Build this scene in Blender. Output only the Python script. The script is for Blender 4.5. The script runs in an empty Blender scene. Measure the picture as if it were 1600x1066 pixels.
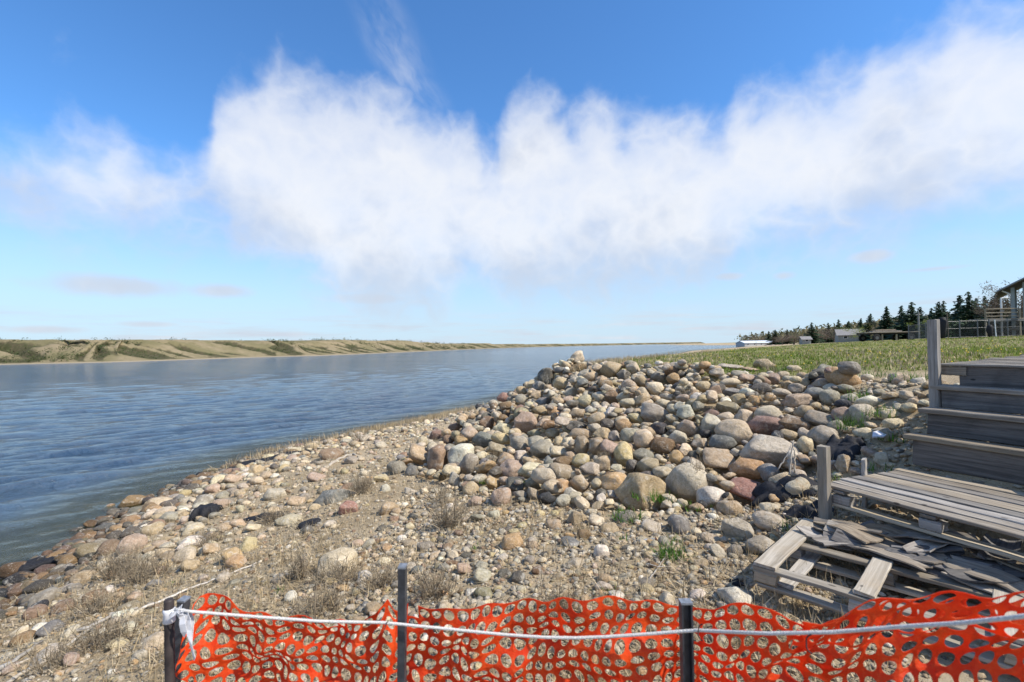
import bpy, bmesh, math, random
import numpy as np
from mathutils import Matrix, Vector, Euler

random.seed(7)
RNG = np.random.default_rng(11)
scene = bpy.context.scene
COL = scene.collection
R_ = math.radians

# ------------------------------------------------------------------ camera
EYE = 3.2                     # metres above the lake
FPX = 733.0                   # focal length in pixels of the 1600 px wide photograph
PITCH, ROLL = R_(0.68), R_(-1.05)
cam_data = bpy.data.cameras.new("camera")
cam = bpy.data.objects.new("camera", cam_data)
COL.objects.link(cam)
cam_data.sensor_width = 36.0
cam_data.lens = 36.0 * FPX / 1600.0
cam_data.clip_start = 0.05
cam_data.clip_end = 12000
cam.matrix_world = Matrix.Translation((0, 0, EYE)) @ Matrix.Rotation(math.pi/2 + PITCH, 4, 'X') @ Matrix.Rotation(ROLL, 4, 'Z')
cam_data.dof.use_dof = True
cam_data.dof.focus_distance = 6.5
cam_data.dof.aperture_fstop = 3.6
scene.camera = cam
CAMR = np.array(cam.matrix_world.to_3x3())

def ray(u, v):
    d = CAMR @ np.array([(u-800)/FPX, -(v-533)/FPX, -1.0])
    return d / d[1]
def at(u, v, d):
    return np.array([0, 0, EYE]) + ray(u, v)*d
def onz(u, v, z=0.0):
    r = ray(u, v)
    return at(u, v, (z-EYE)/r[2])
def project(p):
    q = CAMR.T @ (np.asarray(p, float) - np.array([0, 0, EYE]))
    return 800 + FPX*q[0]/-q[2], 533 - FPX*q[1]/-q[2], -q[2]

# ------------------------------------------------------------------ light and sky
SUN_AZ, SUN_EL = 112.0, 47.0
SKY_STRENGTH, SKY_TINT = 0.115, (0.70, 1.20, 1.64)
world = bpy.data.worlds.new("World")
scene.world = world
world.use_nodes = True
scene.view_settings.view_transform = 'Standard'
scene.view_settings.look = 'None'
scene.view_settings.gamma = 1.0
scene.view_settings.exposure = 0.28
scene.render.engine = 'CYCLES'
scene.cycles.max_bounces = 6
scene.cycles.transparent_max_bounces = 12
scene.cycles.use_denoising = True

sd = bpy.data.lights.new("sun", 'SUN')
sd.energy = 5.0
sd.angle = R_(0.53)
sd.color = (1.0, 0.93, 0.82)
sun = bpy.data.objects.new("sun", sd)
COL.objects.link(sun)
sv = Vector((math.sin(R_(SUN_AZ))*math.cos(R_(SUN_EL)), math.cos(R_(SUN_AZ))*math.cos(R_(SUN_EL)), math.sin(R_(SUN_EL))))
sun.rotation_euler = sv.to_track_quat('Z', 'Y').to_euler()
sun.location = (20, -10, 30)

class NT:
    """small helper for node trees"""
    def __init__(s, tree):
        s.t = tree; s.n = tree.nodes; s.l = tree.links
    def node(s, typ, **kw):
        n = s.n.new(typ)
        for k, v in kw.items(): setattr(n, k, v)
        return n
    def put(s, sock, val):
        if val is None: return
        if isinstance(val, bpy.types.NodeSocket): s.l.new(val, sock)
        else: sock.default_value = val
    def math(s, op, a, b=None, c=None, clamp=False):
        n = s.node('ShaderNodeMath', operation=op, use_clamp=clamp)
        for i, x in enumerate((a, b, c)): s.put(n.inputs[i], x)
        return n.outputs[0]
    def vmath(s, op, a, b=None, out=0):
        n = s.node('ShaderNodeVectorMath', operation=op)
        s.put(n.inputs[0], a); s.put(n.inputs[1], b)
        return n.outputs[out]
    def ramp(s, v, a, b, c=0.0, d=1.0, smooth=True):
        n = s.node('ShaderNodeMapRange', interpolation_type='SMOOTHSTEP' if smooth else 'LINEAR')
        s.put(n.inputs[0], v); s.put(n.inputs[1], a); s.put(n.inputs[2], b); s.put(n.inputs[3], c); s.put(n.inputs[4], d)
        return n.outputs[0]
    def mix(s, f, a, b, blend='MIX'):
        n = s.node('ShaderNodeMix', data_type='RGBA', blend_type=blend)
        s.put(n.inputs[0], f); s.put(n.inputs[6], a); s.put(n.inputs[7], b)
        return n.outputs[2]
    def noise(s, vec, scale, detail=4, rough=0.55, dist=0.0, col=False, w=None):
        n = s.node('ShaderNodeTexNoise')
        if w is not None:
            n.noise_dimensions = '4D'; s.put(n.inputs['W'], w)
        s.put(n.inputs['Vector'], vec); s.put(n.inputs['Scale'], scale); s.put(n.inputs['Detail'], detail)
        s.put(n.inputs['Roughness'], rough); s.put(n.inputs['Distortion'], dist)
        return n.outputs[1 if col else 0]
    def comb(s, x, y, z):
        n = s.node('ShaderNodeCombineXYZ')
        for i, v in enumerate((x, y, z)): s.put(n.inputs[i], v)
        return n.outputs[0]
    def sep(s, v):
        n = s.node('ShaderNodeSeparateXYZ'); s.put(n.inputs[0], v)
        return n.outputs
    def bump(s, h, strength, dist, normal=None):
        n = s.node('ShaderNodeBump')
        s.put(n.inputs['Height'], h); s.put(n.inputs['Strength'], strength); s.put(n.inputs['Distance'], dist)
        if normal is not None: s.put(n.inputs['Normal'], normal)
        return n.outputs[0]

def C4(c): return (c[0], c[1], c[2], 1.0)

def build_sky():
    N = NT(world.node_tree)
    N.n.clear()
    out = N.node('ShaderNodeOutputWorld')
    bg = N.node('ShaderNodeBackground')
    bg.inputs[1].default_value = SKY_STRENGTH
    sky = N.node('ShaderNodeTexSky', sky_type='NISHITA')
    sky.sun_disc = False
    sky.sun_elevation = R_(SUN_EL)
    sky.sun_rotation = R_(SUN_AZ)
    sky.altitude = 500
    sky.air_density = 1.0
    sky.dust_density = 0.2
    sky.ozone_density = 1.6
    base = N.mix(1.0, sky.outputs[0], C4(SKY_TINT), 'MULTIPLY')
    tc = N.node('ShaderNodeTexCoord')
    x, y, z = N.sep(tc.outputs['Generated'])
    base = N.mix(N.ramp(z, 0.36, -0.03, 0.0, 0.95), base, C4([q/SKY_STRENGTH for q in (0.51, 0.63, 0.745)]))
    az = N.math('ARCTAN2', x, y)
    el = N.math('ARCSINE', z)
    P = N.comb(az, el, 0.0)
    def ae(u, v):
        d = ray(u, v); d = d/np.linalg.norm(d)
        return math.atan2(d[0], d[1]), math.asin(d[2])
    AM = 1.1                                    # the bank of cloud in view spans this azimuth to either side
    n1 = N.noise(N.vmath('MULTIPLY', P, (1.0, 1.2, 1.0)), 6.0, 7, 0.52, 0.35)
    nz = N.math('SUBTRACT', n1, 0.5)
    nb = N.math('SUBTRACT', N.noise(N.vmath('ADD', P, (4.0, 1.7, 0)), 5.0, 4, 0.55), 0.5)
    bl = N.math('ABSOLUTE', N.math('SUBTRACT', N.noise(N.vmath('MULTIPLY', P, (1.0, 1.1, 1.0)), 13.0, 5, 0.50, 0.2), 0.5))
    an = N.ramp(N.math('ADD', az, N.math('MULTIPLY', nb, 0.05)), -AM, AM, 0.0, 1.0, False)
    def profile(pts):
        n = N.node('ShaderNodeFloatCurve'); c = n.mapping.curves[0]
        q = sorted((0.5+ae(u, v)[0]/(2*AM), ae(u, v)[1]) for u, v in pts)
        q = [(0.0, q[0][1])]+q+[(1.0, q[-1][1])]
        c.points[0].location = q[0]; c.points[1].location = q[-1]
        for p in q[1:-1]: c.points.new(*p)
        for p in c.points: p.handle_type = 'AUTO_CLAMPED'
        n.mapping.update(); N.put(n.inputs['Value'], an)
        return n.outputs[0]
    top = profile([(-100, 250), (0, 245), (60, 232), (120, 220), (200, 240), (270, 262), (320, 235), (345, 150), (400, 118), (450, 112), (520, 140), (570, 158), (620, 160), (660, 185), (710, 200), (740, 205), (768, 245), (790, 200), (830, 155), (870, 155), (900, 185), (932, 168), (970, 205), (1030, 190), (1080, 178), (1120, 190), (1160, 150), (1220, 132), (1290, 145), (1340, 112), (1385, 65), (1430, 75), (1480, 50), (1540, 22), (1600, 8), (1750, 0)])
    bot = profile([(-100, 330), (0, 330), (60, 345), (120, 358), (200, 368), (300, 362), (345, 350), (365, 372), (400, 398), (450, 425), (500, 452), (560, 476), (620, 478), (690, 470), (725, 440), (770, 455), (900, 462), (1000, 456), (1070, 446), (1130, 420), (1200, 402), (1260, 382), (1350, 382), (1420, 364), (1500, 358), (1600, 340), (1750, 330)])
    mar = N.math('MINIMUM', N.math('MULTIPLY', N.math('SUBTRACT', top, el), 1.15), N.math('MULTIPLY', N.math('SUBTRACT', el, bot), 0.95))
    mar = N.math('MINIMUM', mar, 0.105)
    # small separate clouds below the bank, and a wisp above it
    for (u, v, hw, hh, s) in [(170, 446, 125, 21, .085), (350, 455, 60, 14, .08), (580, 466, 110, 16, .06), (1360, 400, 50, 15, .085), (1140, 432, 36, 10, .07), (1225, 431, 24, 10, .07), (1462, 420, 90, 5, .035), (70, 515, 85, 8, .06), (235, 507, 65, 7, .06)]:
        a0, e0 = ae(u, v); sa = abs(ae(u+hw, v)[0]-a0); se = abs(ae(u, v-hh)[1]-e0)
        q = N.vmath('MULTIPLY', N.vmath('SUBTRACT', P, (a0, e0, 0)), (1/sa, 1/se, 0))
        f = N.ramp(N.vmath('LENGTH', q, out=1), 0.0, 1.5, s, -0.09)
        mar = N.math('MAXIMUM', mar, f)
    a0, e0 = ae(632, 110); a1, e1 = ae(600, 30)
    k = (a1-a0)/(e1-e0); dx_ = N.math('SUBTRACT', N.math('SUBTRACT', az, a0), N.math('MULTIPLY', N.math('SUBTRACT', el, e0), k))
    q = N.comb(N.math('MULTIPLY', N.math('ADD', dx_, N.math('MULTIPLY', nb, 0.05)), 1/0.055), N.math('MULTIPLY', N.math('SUBTRACT', el, e0), 1/0.13), 0.0)
    wisp = N.math('MULTIPLY', N.ramp(N.vmath('LENGTH', q, out=1), 0.0, 1.5, 0.40, 0.0), N.ramp(N.noise(N.comb(N.math('MULTIPLY', N.math('ADD', dx_, N.math('MULTIPLY', nb, 0.10)), 15.0), N.math('MULTIPLY', el, 9.0), 0.0), 1.0, 4, 0.6), 0.3, 0.75))
    # the same broken cumulus field goes on round the rest of the sky
    side = N.ramp(N.math('ABSOLUTE', az), 0.95, 1.25)
    fld = N.ramp(N.noise(N.vmath('MULTIPLY', P, (1.0, 1.9, 1)), 2.1, 2, 0.5), 0.36, 0.66, -0.14, 0.10, False)
    fld = N.math('SUBTRACT', fld, N.ramp(el, 0.14, 0.03, 0.0, 0.12))
    mar = N.math('ADD', N.math('MULTIPLY', mar, N.math('SUBTRACT', 1.0, side)), N.math('MULTIPLY', fld, side))
    dens = N.math('ADD', N.math('ADD', mar, N.math('MULTIPLY', nz, 0.17)), N.math('ADD', N.math('MULTIPLY', nb, 0.10), N.math('SUBTRACT', 0.022, N.math('MULTIPLY', bl, 0.17))))
    d0 = N.math('MULTIPLY', N.ramp(dens, -0.045, 0.070), N.ramp(dens, 0.0, 0.17, 0.62, 0.96))
    # thin streaks low over the horizon
    st = N.noise(N.vmath('MULTIPLY', P, (3.0, 34.0, 1)), 1.6, 4, 0.6)
    st = N.math('MULTIPLY', N.ramp(st, 0.42, 0.70), N.math('MULTIPLY', N.ramp(el, 0.0, 0.012), N.ramp(el, 0.03, 0.095, 0.85, 0.0)))
    d0 = N.math('MAXIMUM', d0, N.math('MAXIMUM', st, wisp))
    low = N.ramp(N.math('SUBTRACT', el, bot), 0.0, 0.16, 0.85, 0.05)
    grey = N.ramp(N.math('ADD', N.math('ADD', low, N.math('MULTIPLY', nb, 2.0)), N.math('MULTIPLY', N.math('SUBTRACT', bl, 0.09), 1.2)), -0.05, 0.95)
    ccol = N.mix(grey, C4([x/SKY_STRENGTH for x in (0.765, 0.78, 0.81)]), C4([x/SKY_STRENGTH for x in (0.525, 0.565, 0.645)]))
    col = N.mix(N.math('MULTIPLY', d0, 0.97), base, ccol)
    N.put(bg.inputs[0], col)
    N.l.new(bg.outputs[0], out.inputs[0])
    world.cycles.sampling_method = 'MANUAL'
    world.cycles.sample_map_resolution = 512
build_sky()

# ------------------------------------------------------------------ helpers for objects
def tag(o, label=None, cat=None, group=None, kind=None):
    if label: o['label'] = label
    if cat: o['category'] = cat
    if group: o['group'] = group
    if kind: o['kind'] = kind
    return o
def mesh(name, verts, faces, smooth=False):
    me = bpy.data.meshes.new(name)
    verts = np.asarray(verts, np.float32).reshape(-1, 3)
    if isinstance(faces, np.ndarray):
        nf, k = faces.shape
        me.vertices.add(len(verts)); me.vertices.foreach_set('co', verts.ravel())
        me.loops.add(nf*k); me.loops.foreach_set('vertex_index', faces.astype(np.int32).ravel())
        me.polygons.add(nf)
        me.polygons.foreach_set('loop_start', np.arange(0, nf*k, k, dtype=np.int32))
        me.update(calc_edges=True)
    else:
        me.from_pydata([tuple(map(float, v)) for v in verts], [], [tuple(f) for f in faces])
        me.update()
    if smooth: me.polygons.foreach_set('use_smooth', np.ones(len(me.polygons), bool))
    return me
def obj(name, me, mat=None, parent=None, loc=None, rot=None):
    o = bpy.data.objects.new(name, me)
    COL.objects.link(o)
    if mat is not None and me is not None and not me.materials: me.materials.append(mat)
    if parent is not None: o.parent = parent
    if loc is not None: o.location = [float(x) for x in loc]
    if rot is not None: o.rotation_euler = rot
    return o
def empty(name, loc, rz=0.0):
    o = bpy.data.objects.new(name, None)
    COL.objects.link(o)
    o.empty_display_size = 0.2
    o.location = [float(x) for x in loc]; o.rotation_euler = (0, 0, rz)
    return o
def vcol(me, cols, name='Col'):
    a = me.color_attributes.new(name, 'FLOAT_COLOR', 'POINT')
    c = np.ones((len(me.vertices), 4), np.float32); c[:, :cols.shape[1]] = cols
    a.data.foreach_set('color', c.ravel())
def fattr(me, vals, name):
    a = me.attributes.new(name, 'FLOAT', 'POINT')
    a.data.foreach_set('value', np.asarray(vals, np.float32))

class MB:
    """collects quads / tris for one mesh"""
    def __init__(s): s.v = []; s.f = []
    def add(s, v, f):
        o = len(s.v); s.v += [tuple(map(float, p)) for p in v]; s.f += [tuple(i+o for i in q) for q in f]
    def box(s, x0, x1, y0, y1, z0, z1, M=None):
        v = [(x, y, z) for z in (z0, z1) for y in (y0, y1) for x in (x0, x1)]
        if M is not None: v = [tuple(M @ Vector(p)) for p in v]
        s.add(v, [(0, 2, 3, 1), (4, 5, 7, 6), (0, 1, 5, 4), (2, 6, 7, 3), (0, 4, 6, 2), (1, 3, 7, 5)])
    def tube(s, pts, rad, n=8, cap=True):
        pts = [np.asarray(p, float) for p in pts]
        rads = rad if hasattr(rad, '__len__') else [rad]*len(pts)
        rings = []; up = None
        for i, p in enumerate(pts):
            t = pts[min(i+1, len(pts)-1)] - pts[max(i-1, 0)]
            t = t/(np.linalg.norm(t)+1e-9)
            if up is None: up = np.array([0, 0, 1.]) if abs(t[2]) < .9 else np.array([1., 0, 0])
            a = np.cross(t, up); a /= np.linalg.norm(a)+1e-9
            b = np.cross(a, t); up = b
            rings.append([p + rads[i]*(math.cos(2*math.pi*k/n)*a + math.sin(2*math.pi*k/n)*b) for k in range(n)])
        v = [q for r in rings for q in r]; f = []
        for i in range(len(pts)-1):
            for k in range(n):
                f.append((i*n+k, (i+1)*n+k, (i+1)*n+(k+1) % n, i*n+(k+1) % n))
        if cap:
            f.append(tuple(range(n))); f.append(tuple(reversed([(len(pts)-1)*n+k for k in range(n)])))
        s.add(v, f)
    def build(s, name, mat, parent=None, smooth=False, **kw):
        return obj(name, mesh(name, s.v, s.f, smooth), mat, parent, **kw)

# ------------------------------------------------------------------ materials
def new_mat(name):
    m = bpy.data.materials.new(name); m.use_nodes = True
    N = NT(m.node_tree); N.n.clear()
    out = N.node('ShaderNodeOutputMaterial')
    p = N.node('ShaderNodeBsdfPrincipled')
    N.l.new(p.outputs[0], out.inputs[0])
    return m, N, p, out
def plain(name, col, rough=0.7, var=0.25, scale=8.0, metal=0.0, bump=0.0, spec=0.3):
    m, N, p, _ = new_mat(name)
    tc = N.node('ShaderNodeTexCoord')
    n = N.noise(tc.outputs['Object'], scale, 6, 0.6)
    c = N.mix(N.ramp(n, 0.3, 0.7), C4([x*(1-var) for x in col]), C4([min(1, x*(1+var)) for x in col]))
    N.put(p.inputs['Base Color'], c); p.inputs['Roughness'].default_value = rough
    p.inputs['Metallic'].default_value = metal; p.inputs['Specular IOR Level'].default_value = spec
    if bump: N.put(p.inputs['Normal'], N.bump(n, bump, 0.01))
    return m

def rock_material(name, source):
    m, N, p, _ = new_mat(name)
    tc = N.node('ShaderNodeTexCoord')
    if source == 'object':
        oi = N.node('ShaderNodeObjectInfo')
        base = oi.outputs['Color']; rnd = N.math('MULTIPLY', oi.outputs['Random'], 40.0)
    else:
        at_ = N.node('ShaderNodeAttribute'); at_.attribute_name = 'Col'
        base = at_.outputs['Color']; rnd = None
    geo = N.node('ShaderNodeNewGeometry')
    vec = geo.outputs['Position']
    if rnd is not None:
        vec = N.vmath('ADD', vec, N.comb(rnd, N.math('MULTIPLY', rnd, 0.37), 0.0))
    big = N.noise(vec, 6.0, 4, 0.6, 0.5)
    mid = N.noise(vec, 26.0, 7, 0.72, 0.4)
    fine = N.noise(vec, 75.0, 5, 0.75)
    hs = N.node('ShaderNodeHueSaturation')
    N.put(hs.inputs['Color'], base)
    N.put(hs.inputs['Value'], N.math('MULTIPLY', N.ramp(big, 0.25, 0.75, 0.70, 1.26, False), N.ramp(mid, 0.25, 0.75, 0.66, 1.34, False)))
    N.put(hs.inputs['Saturation'], N.ramp(mid, 0.2, 0.8, 1.2, 0.75, False))
    c = hs.outputs[0]
    # mineral speckle, pale crusts and rusty stains
    c = N.mix(N.math('MULTIPLY', N.ramp(fine, 0.56, 0.68), 0.55), c, C4((0.09, 0.08, 0.075)))
    c = N.mix(N.math('MULTIPLY', N.ramp(fine, 0.44, 0.32), 0.45), c, C4((0.60, 0.57, 0.51)))
    crust = N.math('MULTIPLY', N.ramp(N.noise(vec, 9.0, 7, 0.72, 0.6), 0.53, 0.66), 0.55)
    c = N.mix(crust, c, C4((0.56, 0.52, 0.44)))
    rust = N.math('MULTIPLY', N.ramp(N.noise(N.vmath('ADD', vec, (7.3, 2.1, 4.4)), 4.6, 6, 0.7, 0.5), 0.58, 0.72), 0.5)
    c = N.mix(rust, c, C4((0.34, 0.21, 0.10)))
    N.put(p.inputs['Base Color'], c)
    N.put(p.inputs['Roughness'], N.ramp(mid, 0.2, 0.8, 0.70, 0.95))
    p.inputs['Specular IOR Level'].default_value = 0.25
    h = N.math('ADD', N.math('MULTIPLY', big, 0.9), N.math('ADD', N.math('MULTIPLY', mid, 0.55), N.math('MULTIPLY', fine, 0.25)))
    N.put(p.inputs['Normal'], N.bump(h, 0.9, 0.045))
    return m
M_ROCK = rock_material("fieldstone", 'object')
M_ROCKS = rock_material("fieldstone_rubble", 'attr')
def wet_version():
    m = M_ROCKS.copy(); m.name = "wet_fieldstone"
    for n in m.node_tree.nodes:
        if n.type == 'BSDF_PRINCIPLED':
            for l in list(n.inputs['Roughness'].links): m.node_tree.links.remove(l)
            n.inputs['Roughness'].default_value = 0.28
    return m

def wood_material(name, c1, c2, c3):
    m, N, p, _ = new_mat(name)
    tc = N.node('ShaderNodeTexCoord'); oi = N.node('ShaderNodeObjectInfo')
    off = N.comb(N.math('MULTIPLY', oi.outputs['Random'], 17.0), N.math('MULTIPLY', oi.outputs['Random'], 5.0), 0.0)
    vec = N.vmath('ADD', tc.outputs['Object'], off)
    g1 = N.noise(N.vmath('MULTIPLY', vec, (1.6, 38.0, 38.0)), 1.0, 7, 0.65, 0.6)
    g2 = N.noise(N.vmath('MULTIPLY', vec, (5.0, 140.0, 140.0)), 1.0, 4, 0.6, 0.2)
    patch = N.noise(vec, 3.5, 5, 0.6, 0.3)
    c = N.mix(N.ramp(g1, 0.28, 0.70), C4(c1), C4(c2))
    c = N.mix(N.math('MULTIPLY', N.ramp(patch, 0.45, 0.75), 0.55), c, C4(c3))
    c = N.mix(N.math('MULTIPLY', N.ramp(g2, 0.60, 0.74), 0.7), c, C4([x*0.22 for x in c1]))
    hs = N.node('ShaderNodeHueSaturation'); N.put(hs.inputs['Color'], c)
    N.put(hs.inputs['Value'], N.math('ADD', 0.66, N.math('MULTIPLY', oi.outputs['Random'], 0.62)))
    N.put(hs.inputs['Saturation'], N.math('ADD', 0.55, N.math('MULTIPLY', N.math('FRACT', N.math('MULTIPLY', oi.outputs['Random'], 7.3)), 0.9)))
    knots = N.node('ShaderNodeTexVoronoi'); knots.feature = 'F1'
    N.put(knots.inputs['Vector'], N.vmath('MULTIPLY', vec, (1.0, 2.2, 2.2))); knots.inputs['Scale'].default_value = 3.6
    kf = N.ramp(knots.outputs['Distance'], 0.05, 0.10, 0.8, 0.0)
    c = N.mix(kf, hs.outputs[0], C4([x*0.25 for x in c1]))
    N.put(p.inputs['Base Color'], c); p.inputs['Roughness'].default_value = 0.85
    p.inputs['Specular IOR Level'].default_value = 0.2
    hgt = N.math('ADD', N.math('MULTIPLY', g1, 0.6), N.math('MULTIPLY', g2, 0.4))
    N.put(p.inputs['Normal'], N.bump(hgt, 0.7, 0.006))
    return m
M_WOOD = wood_material("weathered_grey_wood", (0.165, 0.140, 0.115), (0.385, 0.345, 0.285), (0.20, 0.16, 0.115))
M_WOOD_PALE = wood_material("pale_dry_wood", (0.25, 0.215, 0.165), (0.47, 0.42, 0.345), (0.34, 0.275, 0.195))
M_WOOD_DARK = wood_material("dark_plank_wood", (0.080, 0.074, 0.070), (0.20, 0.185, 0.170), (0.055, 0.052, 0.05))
M_SHINGLE = wood_material("split_shingle_wood", (0.14, 0.115, 0.09), (0.34, 0.295, 0.235), (0.25, 0.195, 0.14))
M_STICK = wood_material("driftwood", (0.32, 0.26, 0.19), (0.60, 0.54, 0.44), (0.45, 0.36, 0.26))
M_STEEL = plain("dark_painted_steel", (0.045, 0.05, 0.06), 0.45, 0.3, 30, 0.2, 0.05, 0.5)
M_STEEL_CAP = plain("scuffed_steel_top", (0.22, 0.24, 0.27), 0.5, 0.3, 60, 0.3)
M_RUST = plain("black_brown_pipe", (0.035, 0.027, 0.025), 0.55, 0.4, 30, 0.0, 0.1)
M_FABRIC = plain("black_geotextile", (0.018, 0.018, 0.021), 0.75, 0.5, 40, 0.0, 0.4)
M_TAPE = plain("white_tape", (0.62, 0.62, 0.64), 0.6, 0.12, 40)
M_ROPE = plain("braided_white_rope", (0.62, 0.60, 0.56), 0.8, 0.18, 220, 0.0, 0.5)

def leafy(name, c1, c2, trans=0.25, scale=1.2, rough=0.6):
    m, N, p, out = new_mat(name)
    at_ = N.node('ShaderNodeAttribute'); at_.attribute_name = 'Col'
    geo = N.node('ShaderNodeNewGeometry')
    n = N.noise(geo.outputs['Position'], scale, 4, 0.6)
    c = N.mix(N.ramp(n, 0.3, 0.7), C4(c1), C4(c2))
    hs = N.node('ShaderNodeHueSaturation'); N.put(hs.inputs['Color'], c)
    rv = N.node('ShaderNodeNewGeometry')
    N.put(hs.inputs['Value'], N.math('ADD', 0.6, N.math('MULTIPLY', rv.outputs['Random Per Island'], 0.8)))
    N.put(p.inputs['Base Color'], hs.outputs[0]); p.inputs['Roughness'].default_value = rough
    p.inputs['Specular IOR Level'].default_value = 0.2
    tr = N.node('ShaderNodeBsdfTranslucent'); N.put(tr.inputs[0], hs.outputs[0])
    mx = N.node('ShaderNodeMixShader'); mx.inputs[0].default_value = trans
    N.l.new(p.outputs[0], mx.inputs[1]); N.l.new(tr.outputs[0], mx.inputs[2]); N.l.new(mx.outputs[0], out.inputs[0])
    return m
M_GRASS = leafy("green_grass", (0.13, 0.20, 0.030), (0.25, 0.265, 0.06), 0.4)
M_TUFT = leafy("fresh_green_tuft", (0.06, 0.16, 0.015), (0.12, 0.22, 0.03), 0.3, 6)
M_STRAW = leafy("dry_straw", (0.32, 0.24, 0.13), (0.50, 0.41, 0.27), 0.2, 4)
M_WEED = leafy("grey_brown_dry_weed", (0.22, 0.17, 0.11), (0.40, 0.33, 0.23), 0.15, 4)
M_NEEDLE = leafy("spruce_needles", (0.018, 0.040, 0.018), (0.035, 0.065, 0.028), 0.1, 0.8)
M_BUD = leafy("spring_leaves", (0.17, 0.22, 0.05), (0.28, 0.30, 0.08), 0.35, 0.4)
M_TWIG = leafy("bare_brown_twigs", (0.13, 0.10, 0.075), (0.22, 0.17, 0.12), 0.1, 0.6)
M_SHRUB = leafy("hillside_shrub", (0.045, 0.065, 0.022), (0.10, 0.11, 0.04), 0.15, 0.05)
M_BARK = plain("bark", (0.12, 0.095, 0.075), 0.9, 0.3, 6)
M_FLOWER = plain("dandelion_yellow", (0.75, 0.52, 0.03), 0.6, 0.1, 5)

# ------------------------------------------------------------------ terrain
SH = [onz(u, v) for u, v in [(0, 928), (60, 888), (110, 855), (160, 823), (230, 785), (300, 753), (370, 727), (440, 703), (520, 688), (600, 672), (680, 655)]]
SHORE = [(-7.6, -30), (-7.6, -6), (-7.4, 0), (-7.3, 4)] + [(p[0], p[1]) for p in SH] + \
        [(-1.8, 25), (1.5, 33), (7, 48), (19, 80), (52, 150), (125, 275), (205, 395), (262, 520), (330, 800), (480, 1400), (900, 2400)]
ctrl = []
def offs(poly, d):
    out = []
    for i, (x, y) in enumerate(poly):
        a = np.array(poly[max(i-1, 0)]); b = np.array(poly[min(i+1, len(poly)-1)])
        t = (b-a)/np.linalg.norm(b-a); n = np.array([-t[1], t[0]])     # left of the walk along the shore = lake
        out.append((x+n[0]*d, y+n[1]*d))
    return out
for (x, y) in SHORE: ctrl.append((x, y, 0.0))
for (x, y) in offs(SHORE, 1.6): ctrl.append((x, y, -0.22))
for (x, y) in offs(SHORE, 6.0)[::2]: ctrl.append((x, y, -0.9))
for (x, y) in offs(SHORE, 30.0)[::3]: ctrl.append((x, y, -2.5))
for p in [(-90, 60), (-120, 130), (-40, 250), (40, 600), (0, 1200), (200, 1600), (-300, 600), (-600, 1500), (-400, 0), (500, 3500), (-1500, 2500), (-2500, 0), (-300, -300)]:
    ctrl.append((p[0], p[1], -3.0))
ctrl += [(-5, -6, .6), (-2.5, -6, 1.15), (0, -6, 1.55), (-5, 0, .62), (-2.5, 0, 1.2), (0, 0, 1.58), (1.6, 0, 1.62), (-4.8, 4, .58), (-2.5, 4, 1.05), (-1, 3, 1.33), (0, 4, 1.40), (1.2, 4, 1.50), (1.2, 2.5, 1.56),
         (-5.2, 8, .5), (-3.2, 8.5, .84), (-2.3, 6.5, .98), (-6, 12, .40), (-4, 12, .62), (-2.6, 11.5, .8), (-5, 15, .35), (-3, 15.5, .6), (-2.6, 18.5, .38), (-1.2, 14.5, .8), (-.8, 19, .7), (1.2, 24, .7), (4.2, 32, .7)]
ctrl += [(2.5, 4.85, 1.55), (1.2, 5.1, 1.45), (0, 5.8, 1.33), (-1, 7.3, 1.14), (-1.9, 8.9, 1.0), (-1.8, 10.8, .98),
         (1.6, 6.6, 1.95), (2.4, 6.4, 2.05), (3.2, 6.2, 2.2), (.4, 9.3, 1.75), (.1, 11.2, 1.75), (1.2, 9.0, 2.0), (2.0, 7.8, 2.1), (.6, 13, 2.0)]
ctrl += [(4.7, 6.7, 2.62), (3.7, 8.6, 2.60), (2.6, 10.4, 2.60), (1.5, 13.4, 2.56), (3.2, 17, 2.58), (6, 20.5, 2.62), (11, 27, 2.70), (20, 40, 2.72), (32, 60, 2.5),
         (4.6, 9.2, 2.66), (3.2, 12.5, 2.66), (5, 16, 2.68), (2.0, 16.5, 2.1), (4.6, 21, 2.1), (9.3, 28, 2.1)]
# stairs bank, lawn, right-hand side
ctrl += [(2.2, 3.4, 1.60), (2.4, 3.8, 1.72), (3.4, 3.0, 1.72), (3.3, 4.3, 1.88), (3.85, 4.75, 2.22), (4.1, 3.9, 2.30), (4.6, 5.4, 2.62), (4.9, 4.2, 2.74), (5.6, 3.4, 2.78), (3.0, 1.8, 1.70), (4.4, 2.0, 2.1), (5.5, 1.5, 2.75), (2, 1, 1.62), (3.5, 0, 1.75), (5.5, -3, 2.7), (3.5, -3, 1.8), (5.6, 5.6, 2.78),
         (3.0, 5.2, 1.85), (3.6, 5.4, 2.15), (4.3, 6.0, 2.5)]
ctrl += [(7, 7, 2.80), (8, 4, 2.85), (12, 12, 2.88), (9, 16, 2.80), (15, 22, 2.92), (30.5, 32, 3.16), (35, 32, 3.22), (20, 10, 3.1), (40, 30, 3.35), (27, 45, 2.74), (33, 45, 2.95), (60, 45, 3.7), (60, 0, 3.7), (12, -10, 2.9), (45, 70, 2.8), (60, 60, 3.4),
         (70, 110, 2.2), (100, 150, 1.95), (120, 160, 3.0), (140, 210, 2.2), (190, 290, 2.4), (160, 170, 4.5), (250, 300, 5), (300, 420, 4), (400, 600, 5), (700, 1200, 6), (1200, 2000, 6), (150, 60, 5), (300, 0, 7), (2000, 500, 8), (2500, 2500, 8), (300, -300, 6)]
CT = np.array(ctrl, float)
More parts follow.
